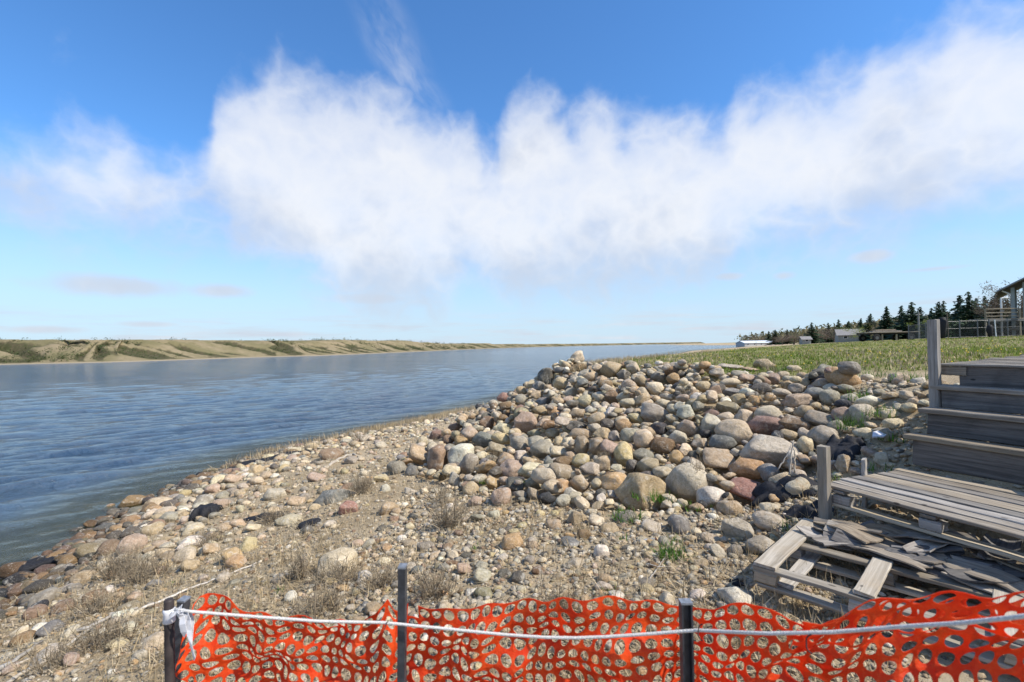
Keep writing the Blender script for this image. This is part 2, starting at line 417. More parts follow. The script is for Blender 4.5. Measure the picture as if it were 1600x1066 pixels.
def _fit():
    P = CT[:, :2]; n = len(P)
    K = np.linalg.norm(P[:, None]-P[None], axis=2)
    A = np.zeros((n+1, n+1)); A[:n, :n] = -K - np.eye(n)*0.004; A[:n, n] = 1; A[n, :n] = 1
    w = np.linalg.solve(A, np.r_[CT[:, 2], 0])
    return w
_W = _fit()
def _vn(x, y, s, seed):
    """cheap smooth noise in -1..1"""
    r = np.random.default_rng(seed); o = np.zeros_like(x)
    for k in range(5):
        a = r.uniform(0, 6.28); f = s*r.uniform(.6, 1.6); ph = r.uniform(0, 6.28, 2); b = a+1.3
        o += np.sin((x*math.cos(a)+y*math.sin(a))*f+ph[0])*np.sin((x*math.cos(b)+y*math.sin(b))*f*.8+ph[1])
    return o/2.5
def ground_z(x, y):
    x = np.asarray(x, float); y = np.asarray(y, float); sh = x.shape
    xf = x.ravel(); yf = y.ravel(); out = np.empty(len(xf))
    for i in range(0, len(xf), 20000):
        xx = xf[i:i+20000]; yy = yf[i:i+20000]
        K = np.hypot(xx[:, None]-CT[None, :, 0], yy[:, None]-CT[None, :, 1])
        out[i:i+20000] = -K @ _W[:-1] + _W[-1]
    near = np.clip(1-np.hypot(xf, yf-8)/40, 0, 1)
    out += near*(0.030*_vn(xf, yf, 2.2, 3) + 0.012*_vn(xf, yf, 7.0, 4))
    return np.clip(out, -4, 12).reshape(sh)

def axis(a, b, step, lo, hi, grow):
    c = list(np.arange(a, b, step)); s = step; x = b
    while x < hi: c.append(x); s *= grow; x += s
    c.append(hi); s = step; x = a; left = []
    while x > lo: s *= grow; x -= s; left.append(max(x, lo))
    return np.array(left[::-1] + c)
gx = axis(-9.0, 7.5, 0.09, -2500, 3000, 1.13)
gy = axis(-0.5, 22.0, 0.09, -400, 3500, 1.13)
GX, GY = np.meshgrid(gx, gy)
GZ = ground_z(GX, GY)
# outline of the rock pile in plan; the soil is sunk there to deepen the gaps and make them darker
PILE_POLY = [(2.75, 4.6), (1.9, 4.7), (1.05, 4.95), (0.0, 5.6), (-1.0, 6.9), (-2.0, 8.5), (-2.05, 9.8), (-1.75, 11.2), (-1.1, 13), (-.2, 16), (1.0, 19), (2.6, 19), (2.2, 16.5), (1.75, 13.8), (2.7, 10.8), (3.7, 8.95), (4.5, 7.4), (4.75, 6.7), (4.35, 6.0), (3.6, 5.4), (3.1, 4.9)]
def inside(x, y, poly):
    c = False; n = len(poly)
    for i in range(n):
        x1, y1 = poly[i]; x2, y2 = poly[(i+1) % n]
        if (y1 > y) != (y2 > y) and x < (x2-x1)*(y-y1)/(y2-y1)+x1: c = not c
    return c
def pile_depth():
    D = np.zeros_like(GX)
    pp = np.array(PILE_POLY); qq = np.roll(pp, -1, 0)
    for (i, j) in np.argwhere((GX > -2.3) & (GX < 5) & (GY > 4.4) & (GY < 19.2)):
        x, y = GX[i, j], GY[i, j]
        if inside(x, y, PILE_POLY):
            e = qq-pp; t = np.clip(((np.array([x, y])-pp)*e).sum(1)/(e*e).sum(1), 0, 1)
            D[i, j] = np.hypot(*(pp+e*t[:, None]-np.array([x, y])).T).min()
    return D
LAWN_Z = GZ.copy()
GZ = GZ - 0.20*np.clip(pile_depth()/0.35, 0, 1)
def grid_faces(ny, nx):
    i = np.arange(ny-1)[:, None]*nx + np.arange(nx-1)[None]
    return np.stack([i, i+1, i+nx+1, i+nx], -1).reshape(-1, 4)
def lawn_mask(x, y, z):
    m = np.clip((z-2.50-0.07*_vn(x, y, 1.5, 9))/0.12, 0, 1)
    # bare soil beside the stair and along the crest
    d = np.clip((np.hypot(x-4.7, (y-6.1)*.8)-1.0)/0.5, 0, 1)
    return m*d*np.clip((z-1.9), 0, 1)**.2
LM = lawn_mask(GX, GY, LAWN_Z)
gm = mesh('ground', np.stack([GX, GY, GZ], -1), grid_faces(*GX.shape), True)
fattr(gm, LM.ravel(), 'lawn')
def ground_material():
    m, N, p, _ = new_mat("beach_soil_and_turf")
    geo = N.node('ShaderNodeNewGeometry'); vec = geo.outputs['Position']
    a = N.node('ShaderNodeAttribute'); a.attribute_name = 'lawn'
    n1 = N.noise(vec, 1.1, 5, 0.6, 0.3); n2 = N.noise(vec, 9, 6, 0.65); n3 = N.noise(vec, 70, 5, 0.7); n4 = N.noise(vec, 260, 3, 0.6)
    c = N.mix(N.ramp(n1, 0.3, 0.7), C4((0.35, 0.265, 0.155)), C4((0.47, 0.375, 0.24)))
    c = N.mix(N.math('MULTIPLY', N.ramp(n2, 0.45, 0.7), 0.6), c, C4((0.27, 0.20, 0.12)))
    c = N.mix(N.math('MULTIPLY', N.ramp(n3, 0.52, 0.68), 0.75), c, C4((0.50, 0.43, 0.33)))
    c = N.mix(N.math('MULTIPLY', N.ramp(n3, 0.44, 0.32), 0.7), c, C4((0.095, 0.072, 0.05)))
    c = N.mix(N.math('MULTIPLY', N.ramp(n4, 0.55, 0.7), 0.5), c, C4((0.52, 0.46, 0.38)))
    g = N.mix(N.ramp(n2, 0.35, 0.65), C4((0.13, 0.165, 0.035)), C4((0.24, 0.22, 0.075)))
    c = N.mix(N.math('MULTIPLY', a.outputs['Fac'], 0.9), c, g)
    z = N.sep(vec)[2]
    wet = N.ramp(z, 0.10, -0.02)
    c = N.mix(wet, c, N.mix(N.ramp(n2, .3, .7), C4((0.06, 0.055, 0.03)), C4((0.10, 0.09, 0.045))))
    N.put(p.inputs['Base Color'], c); p.inputs['Roughness'].default_value = 0.92; p.inputs['Specular IOR Level'].default_value = 0.15
    h = N.math('ADD', N.math('MULTIPLY', n3, 0.7), N.math('MULTIPLY', n4, 0.3))
    N.put(p.inputs['Normal'], N.bump(h, 0.8, 0.03))
    return m
M_GROUND = ground_material()
ground = obj('ground', gm, M_GROUND)
tag(ground, 'sandy gravel bank rising from the lake to a rough lawn', 'ground', kind='structure')

# ---- lake
def build_lake():
    wx = axis(-16, 2.0, 0.11, -3000, 3200, 1.045)
    wy = axis(3.0, 30.0, 0.12, -500, 5000, 1.045)
    X, Y = np.meshgrid(wx, wy)
    g = ground_z(X, Y)
    Z = np.zeros_like(X); r = np.random.default_rng(5)
    d = np.hypot(X, Y)
    depth = np.clip(-g, 0, 3)
    calm = np.clip(depth/0.6, 0.12, 1)
    for k in range(26):
        lam = r.uniform(0.5, 1.1) if k < 10 else (r.uniform(1.1, 2.4) if k < 19 else r.uniform(2.5, 4.5))
        a = R_(r.normal(62, 20))                       # travelling towards the near right-hand shore
        kx, ky = math.cos(a)*2*math.pi/lam, -math.sin(a)*2*math.pi/lam
        ph = (X*kx + Y*ky) + r.uniform(0, 6.28)
        amp = (0.0105 if k < 19 else 0.005)*lam**0.5*np.clip(1-(d/(lam*32))**2, 0, 1)
        s = np.sin(ph); Z += amp*(s + 0.35*np.cos(2*ph))*calm
    me = mesh('lake', np.stack([X, Y, Z], -1), grid_faces(*X.shape), True)
    fattr(me, np.clip(depth, 0, 3).ravel(), 'depth')
    m, N, p, out = new_mat("lake_water")
    geo = N.node('ShaderNodeNewGeometry'); vec = geo.outputs['Position']
    a = N.node('ShaderNodeAttribute'); a.attribute_name = 'depth'
    vr = N.node('ShaderNodeVectorRotate', rotation_type='Z_AXIS'); N.put(vr.inputs['Vector'], vec); vr.inputs['Angle'].default_value = R_(28)
    v2 = N.vmath('MULTIPLY', vr.outputs[0], (0.95, 1.6, 1))
    n1 = N.noise(v2, 2.6, 7, 0.70, 0.4); n2 = N.noise(v2, 0.8, 6, 0.66, 0.3); n3 = N.noise(v2, 0.08, 5, 0.6, 0.2); n5 = N.noise(v2, 0.24, 5, 0.62, 0.3)
    n4 = N.noise(N.vmath('MULTIPLY', vr.outputs[0], (0.012, 0.05, 1)), 1.0, 5, 0.6, 0.3)
    h = N.math('ADD', N.math('MULTIPLY', n1, 0.46), N.math('ADD', N.math('MULTIPLY', n2, 0.62), N.math('ADD', N.math('MULTIPLY', n3, 0.5), N.math('MULTIPLY', n5, 0.35))))
    nb = N.bump(h, N.ramp(a.outputs['Fac'], 0.0, 0.7, 0.30, 1.0), 0.95)
    deep = N.mix(N.ramp(n4, 0.38, 0.62), C4((0.055, 0.105, 0.175)), C4((0.085, 0.138, 0.200)))
    body = N.mix(N.ramp(a.outputs['Fac'], 0.02, 0.55), C4((0.10, 0.105, 0.055)), deep)
    N.put(p.inputs['Base Color'], body); p.inputs['Roughness'].default_value = 0.07
    p.inputs['IOR'].default_value = 1.33; p.inputs['Specular IOR Level'].default_value = 0.5
    N.put(p.inputs['Normal'], nb)
    tr = N.node('ShaderNodeBsdfTransparent'); tr.inputs[0].default_value = (0.80, 0.86, 0.66, 1)
    gl = N.node('ShaderNodeBsdfGlossy'); gl.inputs['Roughness'].default_value = 0.08; N.put(gl.inputs['Normal'], nb)
    fr = N.node('ShaderNodeFresnel'); fr.inputs[0].default_value = 1.33; N.put(fr.inputs['Normal'], nb)
    clear = N.node('ShaderNodeMixShader'); N.l.new(fr.outputs[0], clear.inputs[0]); N.l.new(tr.outputs[0], clear.inputs[1]); N.l.new(gl.outputs[0], clear.inputs[2])
    mx = N.node('ShaderNodeMixShader'); N.put(mx.inputs[0], N.ramp(a.outputs['Fac'], 0.0, 0.42, 0.10, 1.0))
    N.l.new(clear.outputs[0], mx.inputs[1]); N.l.new(p.outputs[0], mx.inputs[2]); N.l.new(mx.outputs[0], out.inputs[0])
    o = obj('lake', me, m)
    tag(o, 'rippled blue lake reaching to the horizon', 'lake', kind='structure')
build_lake()

# ---- far valley side across the lake
def build_hills():
    base = [(-700, -400), (-480, -60), (-330, 70), (-250, 130)] + [tuple(onz(u, v)[:2]) for u, v in
            [(0, 570), (100, 568), (200, 565.5), (300, 562), (400, 558.5), (500, 556), (600, 552), (700, 547.5), (760, 545)]] + [(96, 1762), (700, 2900), (1500, 3600)]
    base = np.array(base)
    seg = np.r_[0, np.cumsum(np.linalg.norm(np.diff(base, axis=0), axis=1))]
    # sample densely where it is near
    s = [0.0]
    while s[-1] < seg[-1]:
        p = np.array([np.interp(s[-1], seg, base[:, 0]), np.interp(s[-1], seg, base[:, 1])])
        s.append(s[-1] + max(0.8, np.linalg.norm(p)*0.006))
    s = np.array(s)
    bx = np.interp(s, seg, base[:, 0]); by = np.interp(s, seg, base[:, 1])
    k = np.ones(9)/9
    bx = np.convolve(np.pad(bx, 4, 'edge'), k, 'valid'); by = np.convolve(np.pad(by, 4, 'edge'), k, 'valid')
    tx = np.gradient(bx); ty = np.gradient(by); L = np.hypot(tx, ty); tx /= L; ty /= L
    nx, ny = -ty, tx
    t = np.r_[-6, -1.5, np.linspace(0, 46, 47), 52, 60, 75, 100, 150, 260, 500, 1000]
    S, T = np.meshgrid(s, t)
    dist = np.hypot(bx, by)[None]
    sc = np.clip(dist/230, 0.75, 6)                     # ravines grow with distance so that they still read
    sp = (S - 1.1*T*1.0)
    rav = np.zeros_like(S)
    ph = S*0; u = np.cumsum(np.gradient(s)/(16*np.clip(np.hypot(bx, by)/230, .8, 6)))[None] + 0.62*np.clip(T, 0, 60)/30
    fr = (u + 0.30*np.sin(u*2.3+1) + 0.22*np.sin(u*5.1+T*.08) + .10*np.sin(T*.35+u*3)) % 1.0
    tri = np.abs(fr-0.5)*2                              # 0 in the ravine, 1 on the spur
    rav = np.clip(1-tri/0.62, 0, 1)
    fr2 = (u*2.7+0.3*np.sin(u*1.7)) % 1.0
    rav2 = np.clip(1-np.abs(fr2-.5)*2/0.5, 0, 1)
    hmax = 10.3 + 1.1*np.sin(S*0.012+0.4) + 0.5*np.sin(S*0.045) + 0.00*S
    prof = np.clip(T/30, 0, 1); prof = prof*prof*(3-2*prof)*0.55 + 0.45*np.clip(T/30, 0, 1)
    bell = np.clip(np.sin(np.clip(T, 0, 44)/44*math.pi), 0, 1)
    Z = hmax*prof*(1-(0.72*rav*(.75+.25*np.sin(u*1.3))+0.18*rav2)*bell) + np.clip(T-30, 0, 400)*0.004
    Z = np.where(T < 0, T*0.5, Z+0.15)
    X = bx[None]+nx[None]*T*1.0; Y = by[None]+ny[None]*T*1.0
    me = mesh('hills', np.stack([X, Y, Z], -1), grid_faces(*X.shape), True)
    green = np.clip(rav*1.3*np.clip(T/8, 0.2, 1), 0, 1)*np.clip((46-T)/8, 0, 1)  # ravine mask for both scrub colour and painted gully shadow
    fattr(me, green.ravel(), 'scrub')
    m, N, p, _ = new_mat("prairie_valley_side")
    a = N.node('ShaderNodeAttribute'); a.attribute_name = 'scrub'
    geo = N.node('ShaderNodeNewGeometry'); v = geo.outputs['Position']
    n1 = N.noise(v, 0.07, 6, 0.6); n2 = N.noise(v, 0.5, 5, 0.65)
    c = N.mix(N.ramp(n1, 0.35, 0.65), C4((0.165, 0.145, 0.075)), C4((0.255, 0.205, 0.125)))
    c = N.mix(N.math('MULTIPLY', N.ramp(n2, 0.5, 0.7), 0.45), c, C4((0.115, 0.105, 0.05)))
    scrub_shade = N.mix(N.ramp(n2, .35, .65), C4((0.045, 0.055, 0.022)), C4((0.085, 0.07, 0.042)))  # dark scrub tone, with the gully shadows painted into it
    c = N.mix(N.math('MULTIPLY', N.ramp(N.math('ADD', a.outputs['Fac'], N.math('MULTIPLY', N.math('SUBTRACT', n2, .5), .8)), 0.12, 0.42), .92), c, scrub_shade)
    z = N.sep(v)[2]
    c = N.mix(N.ramp(z, 0.45, 0.15), c, C4((0.30, 0.25, 0.17)))
    N.put(p.inputs['Base Color'], c); p.inputs['Roughness'].default_value = 0.95; p.inputs['Specular IOR Level'].default_value = 0.1
    o = obj('hills', me, m)
    tag(o, 'low grassy valley side with wooded ravines across the lake', 'hills', kind='structure')
    # scrub in the ravines and along the rim: one far-off mass
    r = np.random.default_rng(8); V = []; Fc = []
    Zi = Z; cand = np.argwhere((green > 0.45) & (T > 3) & (T < 40) & (S > 450) & (dist < 900))
    rim = np.argwhere((T > 26) & (T < 46) & (rav > 0.2) & (S > 450) & (dist < 900))
    pick = np.r_[cand[r.choice(len(cand), 2200)], rim[r.choice(len(rim), 500)]]
    left = np.argwhere((np.abs(T-14) < 13) & (S > 500) & (np.hypot(X+182, Y-178) < 15))
    pick = np.r_[pick, left[r.choice(len(left), 160)]]
    for (i, j) in pick:
        dd = math.hypot(X[i, j], Y[i, j]); h = r.uniform(0.4, 1.1)*min(2.2, max(1, dd/230))
        c = np.array([X[i, j]+r.normal(0, 1), Y[i, j]+r.normal(0, 1), Z[i, j]])
        for q in range(22):
            o_ = c + np.array([r.normal(0, .62*h), r.normal(0, .62*h), abs(r.normal(.5, .38))*h])
            sz = h*r.uniform(.16, .34); A = r.normal(0, 1, (3, 3)); b = len(V)
            V += [o_+A[0]*sz*.6, o_+A[1]*sz*.6, o_+A[2]*sz*.6]; Fc.append((b, b+1, b+2))
    me = mesh('hillside_scrub', np.array(V), np.array(Fc))
    o = obj('hillside_scrub', me, M_SHRUB)
    tag(o, 'dark green scrub filling the ravines of the far valley side', 'scrub', kind='stuff')
build_hills()

# ------------------------------------------------------------------ height field used to lay stones one on another
RES = 0.03
HX0, HY0, HX1, HY1 = -10.0, 0.6, 6.0, 22.0
hxs = np.arange(HX0, HX1, RES); hys = np.arange(HY0, HY1, RES)
BASE = ground_z(*np.meshgrid(hxs, hys))
HF = BASE.copy()
HAND = np.zeros(BASE.shape, bool)
_SM = {}
def hsmooth():
    k = 7; A = HF.copy()
    for ax in (0, 1):
        B = np.zeros_like(A)
        for q in range(-k, k+1): B += np.roll(A, q, ax)
        A = B/(2*k+1)
    _SM['a'] = A
def hcell(x, y): return int(round((y-HY0)/RES)), int(round((x-HX0)/RES))
def hget(A, x, y):
    i, j = hcell(x, y)
    if 0 <= i < A.shape[0] and 0 <= j < A.shape[1]: return A[i, j]
    return float(ground_z(np.array([x]), np.array([y]))[0])
def foot(x, y, a, b, yaw):
    r = max(a, b); i0, j0 = hcell(x-r, y-r); i1, j1 = hcell(x+r, y+r)
    i0 = max(i0, 0); j0 = max(j0, 0); i1 = min(i1+1, HF.shape[0]); j1 = min(j1+1, HF.shape[1])
    if i1-i0 < 1 or j1-j0 < 1: return None
    dx = hxs[None, j0:j1]-x; dy = hys[i0:i1, None]-y
    c, s = math.cos(yaw), math.sin(yaw)
    q = ((dx*c+dy*s)/a)**2 + ((-dx*s+dy*c)/b)**2
    m = q < 0.92
    if not m.any():
        return None
    return (slice(i0, i1), slice(j0, j1)), m, np.sqrt(np.clip(1-q, 0, 1))
def rest_z(x, y, a, b, c, yaw, pct=88):
    f = foot(x, y, a, b, yaw)
    if f is None: return None
    sl, m, h = f
    return float(np.percentile((HF[sl]+c*h*0.9)[m], pct))
def stamp(x, y, z, a, b, c, yaw):
    f = foot(x, y, a, b, yaw)
    if f is None: return
    sl, m, h = f
    H_ = HF[sl]; H_[m] = np.maximum(H_[m], (z+c*h*0.93)[m])

def rock_verts(seed, level, angular):
    r = np.random.default_rng(seed)
    bm = bmesh.new(); bmesh.ops.create_icosphere(bm, subdivisions=level, radius=1.0)
    v = np.array([p.co for p in bm.verts]); f = np.array([[q.index for q in t.verts] for t in bm.faces]); bm.free()
    for k in range(11 if angular else 9):
        n = r.normal(0, 1, 3); n /= np.linalg.norm(n)
        h = r.uniform(.50, .80) if angular else r.uniform(.68, .93)
        d = v @ n - h
        v = v - np.outer(np.clip(d, 0, None), n)*(0.95 if angular else 0.85)
    for k in range(7):
        n = r.normal(0, 1, 3); n *= r.uniform(1.2, 3.2)/np.linalg.norm(n)
        v = v*(1+0.034*np.sin(v @ n*1.6+r.uniform(0, 6.28)))[:, None]
    if level >= 3:
        for k in range(10):
            n = r.normal(0, 1, 3); n *= r.uniform(5, 12)/np.linalg.norm(n)
            v = v*(1+(0.014 if angular else 0.009)*np.sin(v @ n+r.uniform(0, 6.28)))[:, None]
    v -= (v.max(0)+v.min(0))/2; v /= (v.max(0)-v.min(0))/2
    return v, f
NVAR = 16
ROCKV = [rock_verts(100+i, 3, i >= 11) for i in range(NVAR)]
ROCKM = [mesh('fieldstone_shape', v, f, True) for v, f in ROCKV]
for me in ROCKM: me.materials.append(M_ROCK)
LOWV = [rock_verts(200+i, 2, i >= 9) for i in range(14)]
TINYV = [rock_verts(300+i, 1, i >= 8) for i in range(12)]

PAL = dict(g=(.275, .255, .22), lg=(.44, .40, .335), dg=(.13, .12, .108), bk=(.05, .052, .06), t=(.40, .32, .22), c=(.51, .445, .335), p=(.38, .30, .24), r=(.25, .175, .125), m=(.22, .155, .135),
           y=(.44, .37, .22), o=(.42, .29, .165), b=(.20, .20, .20), w=(.60, .57, .51), red=(.31, .18, .155), ol=(.29, .255, .18), br=(.21, .145, .085))
CNAME = dict(g='grey', lg='pale grey', dg='dark grey', bk='blackish', t='tan', c='cream', p='pinkish', r='reddish brown', m='maroon', y='yellowish', o='orange tan', b='blue grey', w='whitish', red='dull red', ol='olive tan', br='brown')

# hand-read stones: u, v, width, height (photograph pixels), colour, label when it stands out
PILE = [(954,578,37,26,'t','large tan boulder on the crest of the rock pile by the grass'),(990,575,23,21,'c','upright cream stone on the crest, beside the large tan boulder'),(974,585,22,17,'dg',0),(875,600,26,21,'t',0),
(855,589,27,29,'dg','dark jagged boulder with pale top near the crest of the pile, against the lake'),(892,613,27,15,'c',0),(923,589,25,15,'t',0),(903,575,31,15,'br','brown slanted slab on the crest of the pile'),(1028,589,24,17,'g',0),(1025,608,28,22,'c','plump cream stone high on the pile'),
(1002,596,22,20,'t',0),(1052,592,21,19,'o',0),(1100,605,25,19,'t',0),(915,627,25,19,'c',0),(935,621,20,18,'lg',0),(956,621,24,24,'br',0),(983,631,31,17,'c',0),(1034,632,28,18,'c',0),(1022,647,41,28,'g','large smooth grey boulder half way up the pile, under a cream stone'),
(1051,640,19,18,'lg',0),(901,647,28,16,'t',0),(901,668,37,18,'dg','long dark grey stone lying flat in the middle of the pile'),(951,663,29,17,'dg',0),(974,666,26,23,'o',0),(993,654,27,17,'y',0),(863,678,24,18,'t',0),(908,680,40,20,'t',0),(940,678,30,21,'t',0),(958,682,21,19,'g',0),(985,681,32,23,'lg',0),
(1006,688,32,31,'c','round cream pink boulder in the middle of the pile'),(1015,676,19,17,'t',0),(1030,670,27,17,'bk',0),(1073,670,31,27,'p','round pinkish orange boulder in the middle of the pile'),(1109,664,30,34,'lg',0),(1134,653,28,16,'c',0),(1058,685,26,24,'lg',0),(1035,697,37,26,'br',0),(933,698,27,28,'t',0),(953,702,28,30,'p',0),(909,698,25,31,'ol',0),
(974,711,30,41,'y','tall yellowish boulder standing upright low in the pile'),(906,721,29,24,'y','yellow oval stone low in the pile'),(872,707,30,23,'c',0),(944,725,30,21,'t',0),(1004,712,36,21,'g',0),(1011,728,39,27,'ol',0),(986,729,19,21,'dg',0),(1057,716,22,24,'o',0),(1092,692,28,16,'p',0),(1129,693,41,24,'b','blue grey oval boulder below the big cream oval one'),
(1101,679,19,15,'bk',0),(1122,720,57,34,'p','long pinkish speckled boulder at the foot of the pile'),(923,733,36,22,'lg',0),(876,738,40,26,'p','pink and grey boulder at the foot of the pile'),(1072,755,65,58,'lg','big round pale grey boulder with orange spot at the foot of the pile'),
(1147,675,54,36,'c','big cream oval boulder on the near face of the pile'),(1192,666,52,30,'m','maroon pitted boulder on the near face of the pile'),(1238,663,44,25,'r','smooth reddish brown oval boulder beside the maroon one'),(1282,657,41,28,'g','flat topped grey boulder right of the reddish oval one'),
(1198,706,76,48,'lg','largest boulder of the pile, pale and flat topped'),(1285,683,42,34,'lg','rounded pale tan boulder behind the short wooden post'),(1257,697,25,29,'c',0),(1233,681,28,16,'t',0),(1257,678,21,15,'lg',0),(1307,669,25,24,'g',0),(1348,648,32,30,'lg','round pale grey boulder at the right end of the pile, by green grass'),
(1317,651,28,26,'p',0),(1255,645,27,22,'t',0),(1199,648,38,26,'lg',0),(1138,637,37,21,'ol',0),(1162,651,26,22,'c',0),(1244,627,45,21,'p','long pinkish tan stone high on the right of the pile'),(1273,617,30,22,'b',0),(1297,622,24,24,'g',0),(1328,624,24,17,'lg',0),(1317,632,21,15,'bk',0),(1283,600,28,17,'p',0),
(1220,615,28,15,'lg',0),(1246,608,22,17,'g',0),(1190,608,31,19,'dg','dark grey oval boulder high on the right of the pile'),(1168,592,25,17,'p',0),(1139,599,31,16,'c',0),(1194,570,32,19,'t','reddish tan boulder sitting highest at the edge of the grass'),(1141,574,41,13,'lg','flat violet grey slab along the edge of the grass'),(1173,578,26,9,'t',0),(1241,577,21,12,'c',0),
(1181,627,22,17,'o',0),(1154,625,21,19,'t',0),(1145,613,30,13,'b',0),(1209,592,24,19,'p',0),(1224,587,17,14,'c',0),(1229,602,19,15,'o',0),(1256,600,21,17,'t',0),(1351,679,30,19,'c',0),(1376,719,24,24,'lg',0),(1357,708,19,17,'p',0),(1317,726,22,32,'t',0),(1166,734,52,32,'o','tan orange boulder lying at the foot of the pile under the largest pale one'),
(1175,771,71,33,'red','brick shaped pink boulder at the foot of the pile'),(1000,767,75,62,'t','big squarish tan boulder with rusty stains at the foot of the pile'),(961,755,45,28,'o','oblong orange tan boulder leaning on the big squarish tan one'),(906,756,30,28,'t',0),(932,758,19,20,'c',0),
(800,734,40,27,'p','blocky pinkish tan boulder at the left foot of the pile'),(789,722,28,30,'t',0),(777,703,36,24,'ol','olive brown boulder slanting on the left part of the pile'),(784,686,36,20,'y',0),(754,688,36,26,'b',0),(722,712,46,34,'w','bright whitish boulder at the left foot of the pile'),(733,727,33,36,'g','greenish grey boulder leaning against the whitish one'),
(684,718,32,40,'r','jagged reddish brown boulder at the left foot of the pile'),(655,712,34,36,'t','tan boulder with rusty side at the left end of the pile'),(812,694,28,25,'g',0),(847,703,40,31,'g','large grey green boulder in the left half of the pile'),(838,692,28,20,'lg',0),(832,757,29,20,'ol',0),(812,713,24,18,'w',0),
(822,660,40,35,'p','dusky pink knobbly boulder in the left half of the pile'),(762,660,31,22,'r',0),(785,668,30,17,'c',0),(844,642,25,17,'t',0),(842,603,22,17,'b',0),(786,618,22,17,'red','dull red stone on the lakeward outline of the pile'),(814,625,19,18,'g',0),(838,617,25,15,'t',0),(849,627,28,14,'b',0),(682,681,23,22,'m',0),(832,586,21,15,'c',0),(866,652,19,15,'o',0),(835,678,24,15,'ol',0),(815,609,20,15,'t',0),(700,688,20,18,'r',0),(720,690,22,16,'o',0),(711,668,24,14,'r',0)]
BEACH = [(530,888,62,46,'c','big smooth cream boulder standing alone on the beach behind the fence'),(204,855,38,32,'p','round pinkish brown boulder among the shore cobbles'),(172,859,30,24,'r','reddish boulder touching the pinkish brown one near the shore'),(207,786,34,20,'o','orange brown boulder at the water edge'),(518,779,54,30,'b','blue grey slab lying on the mid beach'),(544,796,31,25,'red','dull red angular stone beside the blue grey slab'),
(518,712,38,20,'r','reddish boulder near the waterline beside a bleached stick'),(548,721,22,15,'g',0),(368,882,32,24,'o',0),(298,886,24,22,'t',0),(1018,825,34,20,'lg',0),(979,811,36,18,'g','flat grey stone in a green grass tuft below the big tan boulder'),(1062,823,37,33,'b','round blue grey and white stone below the big round boulder'),(940,866,27,24,'w','bright white stone on the gravel in front of the pile'),
(913,838,26,18,'br',0),(891,851,30,20,'b',0),(898,881,32,18,'lg',0),(953,828,34,17,'t',0),(932,816,27,22,'c',0),(900,811,30,34,'ol',0),(1140,797,38,26,'t',0),(1154,830,52,34,'lg','white veined pinkish boulder in front of the brick shaped one'),(1202,819,50,28,'lg',0),(1190,857,46,32,'lg','pale rounded boulder touching the corner of the broken pallet'),(1147,936,54,34,'w','pale boulder just behind the orange fence and right of its stake'),
(1122,865,28,19,'lg',0),(1148,863,26,20,'g',0),(1203,797,30,18,'c',0),(1111,844,34,15,'p',0),(754,903,28,26,'lg','round pale grey stone behind the orange fence, right of the tall stake'),(725,891,25,20,'p',0),(694,890,22,16,'g',0),(810,905,24,17,'dg',0),(841,893,24,14,'br',0),(756,929,34,18,'ol',0),(828,878,17,20,'g',0),
(785,780,37,31,'p','pinkish white egg shaped stone with orange stain on the gravel'),(770,756,25,23,'o','orange round stone at the left foot of the pile'),(742,786,24,17,'p',0),(736,766,28,24,'t',0),(801,851,38,26,'o','oblong orange tan stone lying askew on the gravel'),(666,856,32,18,'g','flat dark grey stone on the gravel left of the oblong orange one'),(865,822,26,20,'t',0),
(621,733,34,25,'g','smooth grey boulder at the left end of the pile foot'),(644,738,22,20,'b','small blue grey stone beside the smooth grey boulder'),(597,749,28,15,'y','yellowish wedge of stone on the beach near the pile'),(240,1010,34,30,'c','cream boulder beside the taped fence post'),(216,1030,24,18,'lg',0),(200,985,24,18,'lg',0),
(494,748,26,18,'p',0),(430,775,34,18,'lg',0),(463,785,26,16,'t',0),(452,815,46,14,'c',0),(415,745,20,15,'p',0),(330,860,26,20,'t',0),(300,830,30,18,'c',0),(262,812,26,18,'g',0),(240,830,30,20,'t',0),(345,790,26,16,'p',0),(112,877,30,18,'o','yellow orange wet boulder at the water edge'),(70,938,36,20,'g',0),(100,952,28,18,'r',0),(132,905,30,20,'t',0),(55,960,26,18,'r',0),
(30,905,34,14,'bk',0),(60,920,36,18,'dg',0),(38,1000,30,16,'br',0),(80,985,32,18,'b',0),(150,935,30,16,'br',0),(180,840,22,16,'dg',0),(170,795,18,10,'o',0),(115,832,22,10,'dg',0),(145,820,20,10,'br',0),(265,790,24,14,'dg',0),(290,772,20,12,'y',0),(335,765,26,16,'p',0),(365,750,24,16,'p',0),(398,735,24,14,'t',0),(420,716,20,12,'c',0),(396,826,22,14,'c',0),(372,820,26,16,'t',0),(600,880,22,16,'c',0),(570,905,26,20,'w',0),(455,935,20,24,'w',0),(440,905,28,18,'lg',0),(560,850,20,14,'p',0),(640,905,20,14,'t',0),(350,905,22,16,'lg',0)]

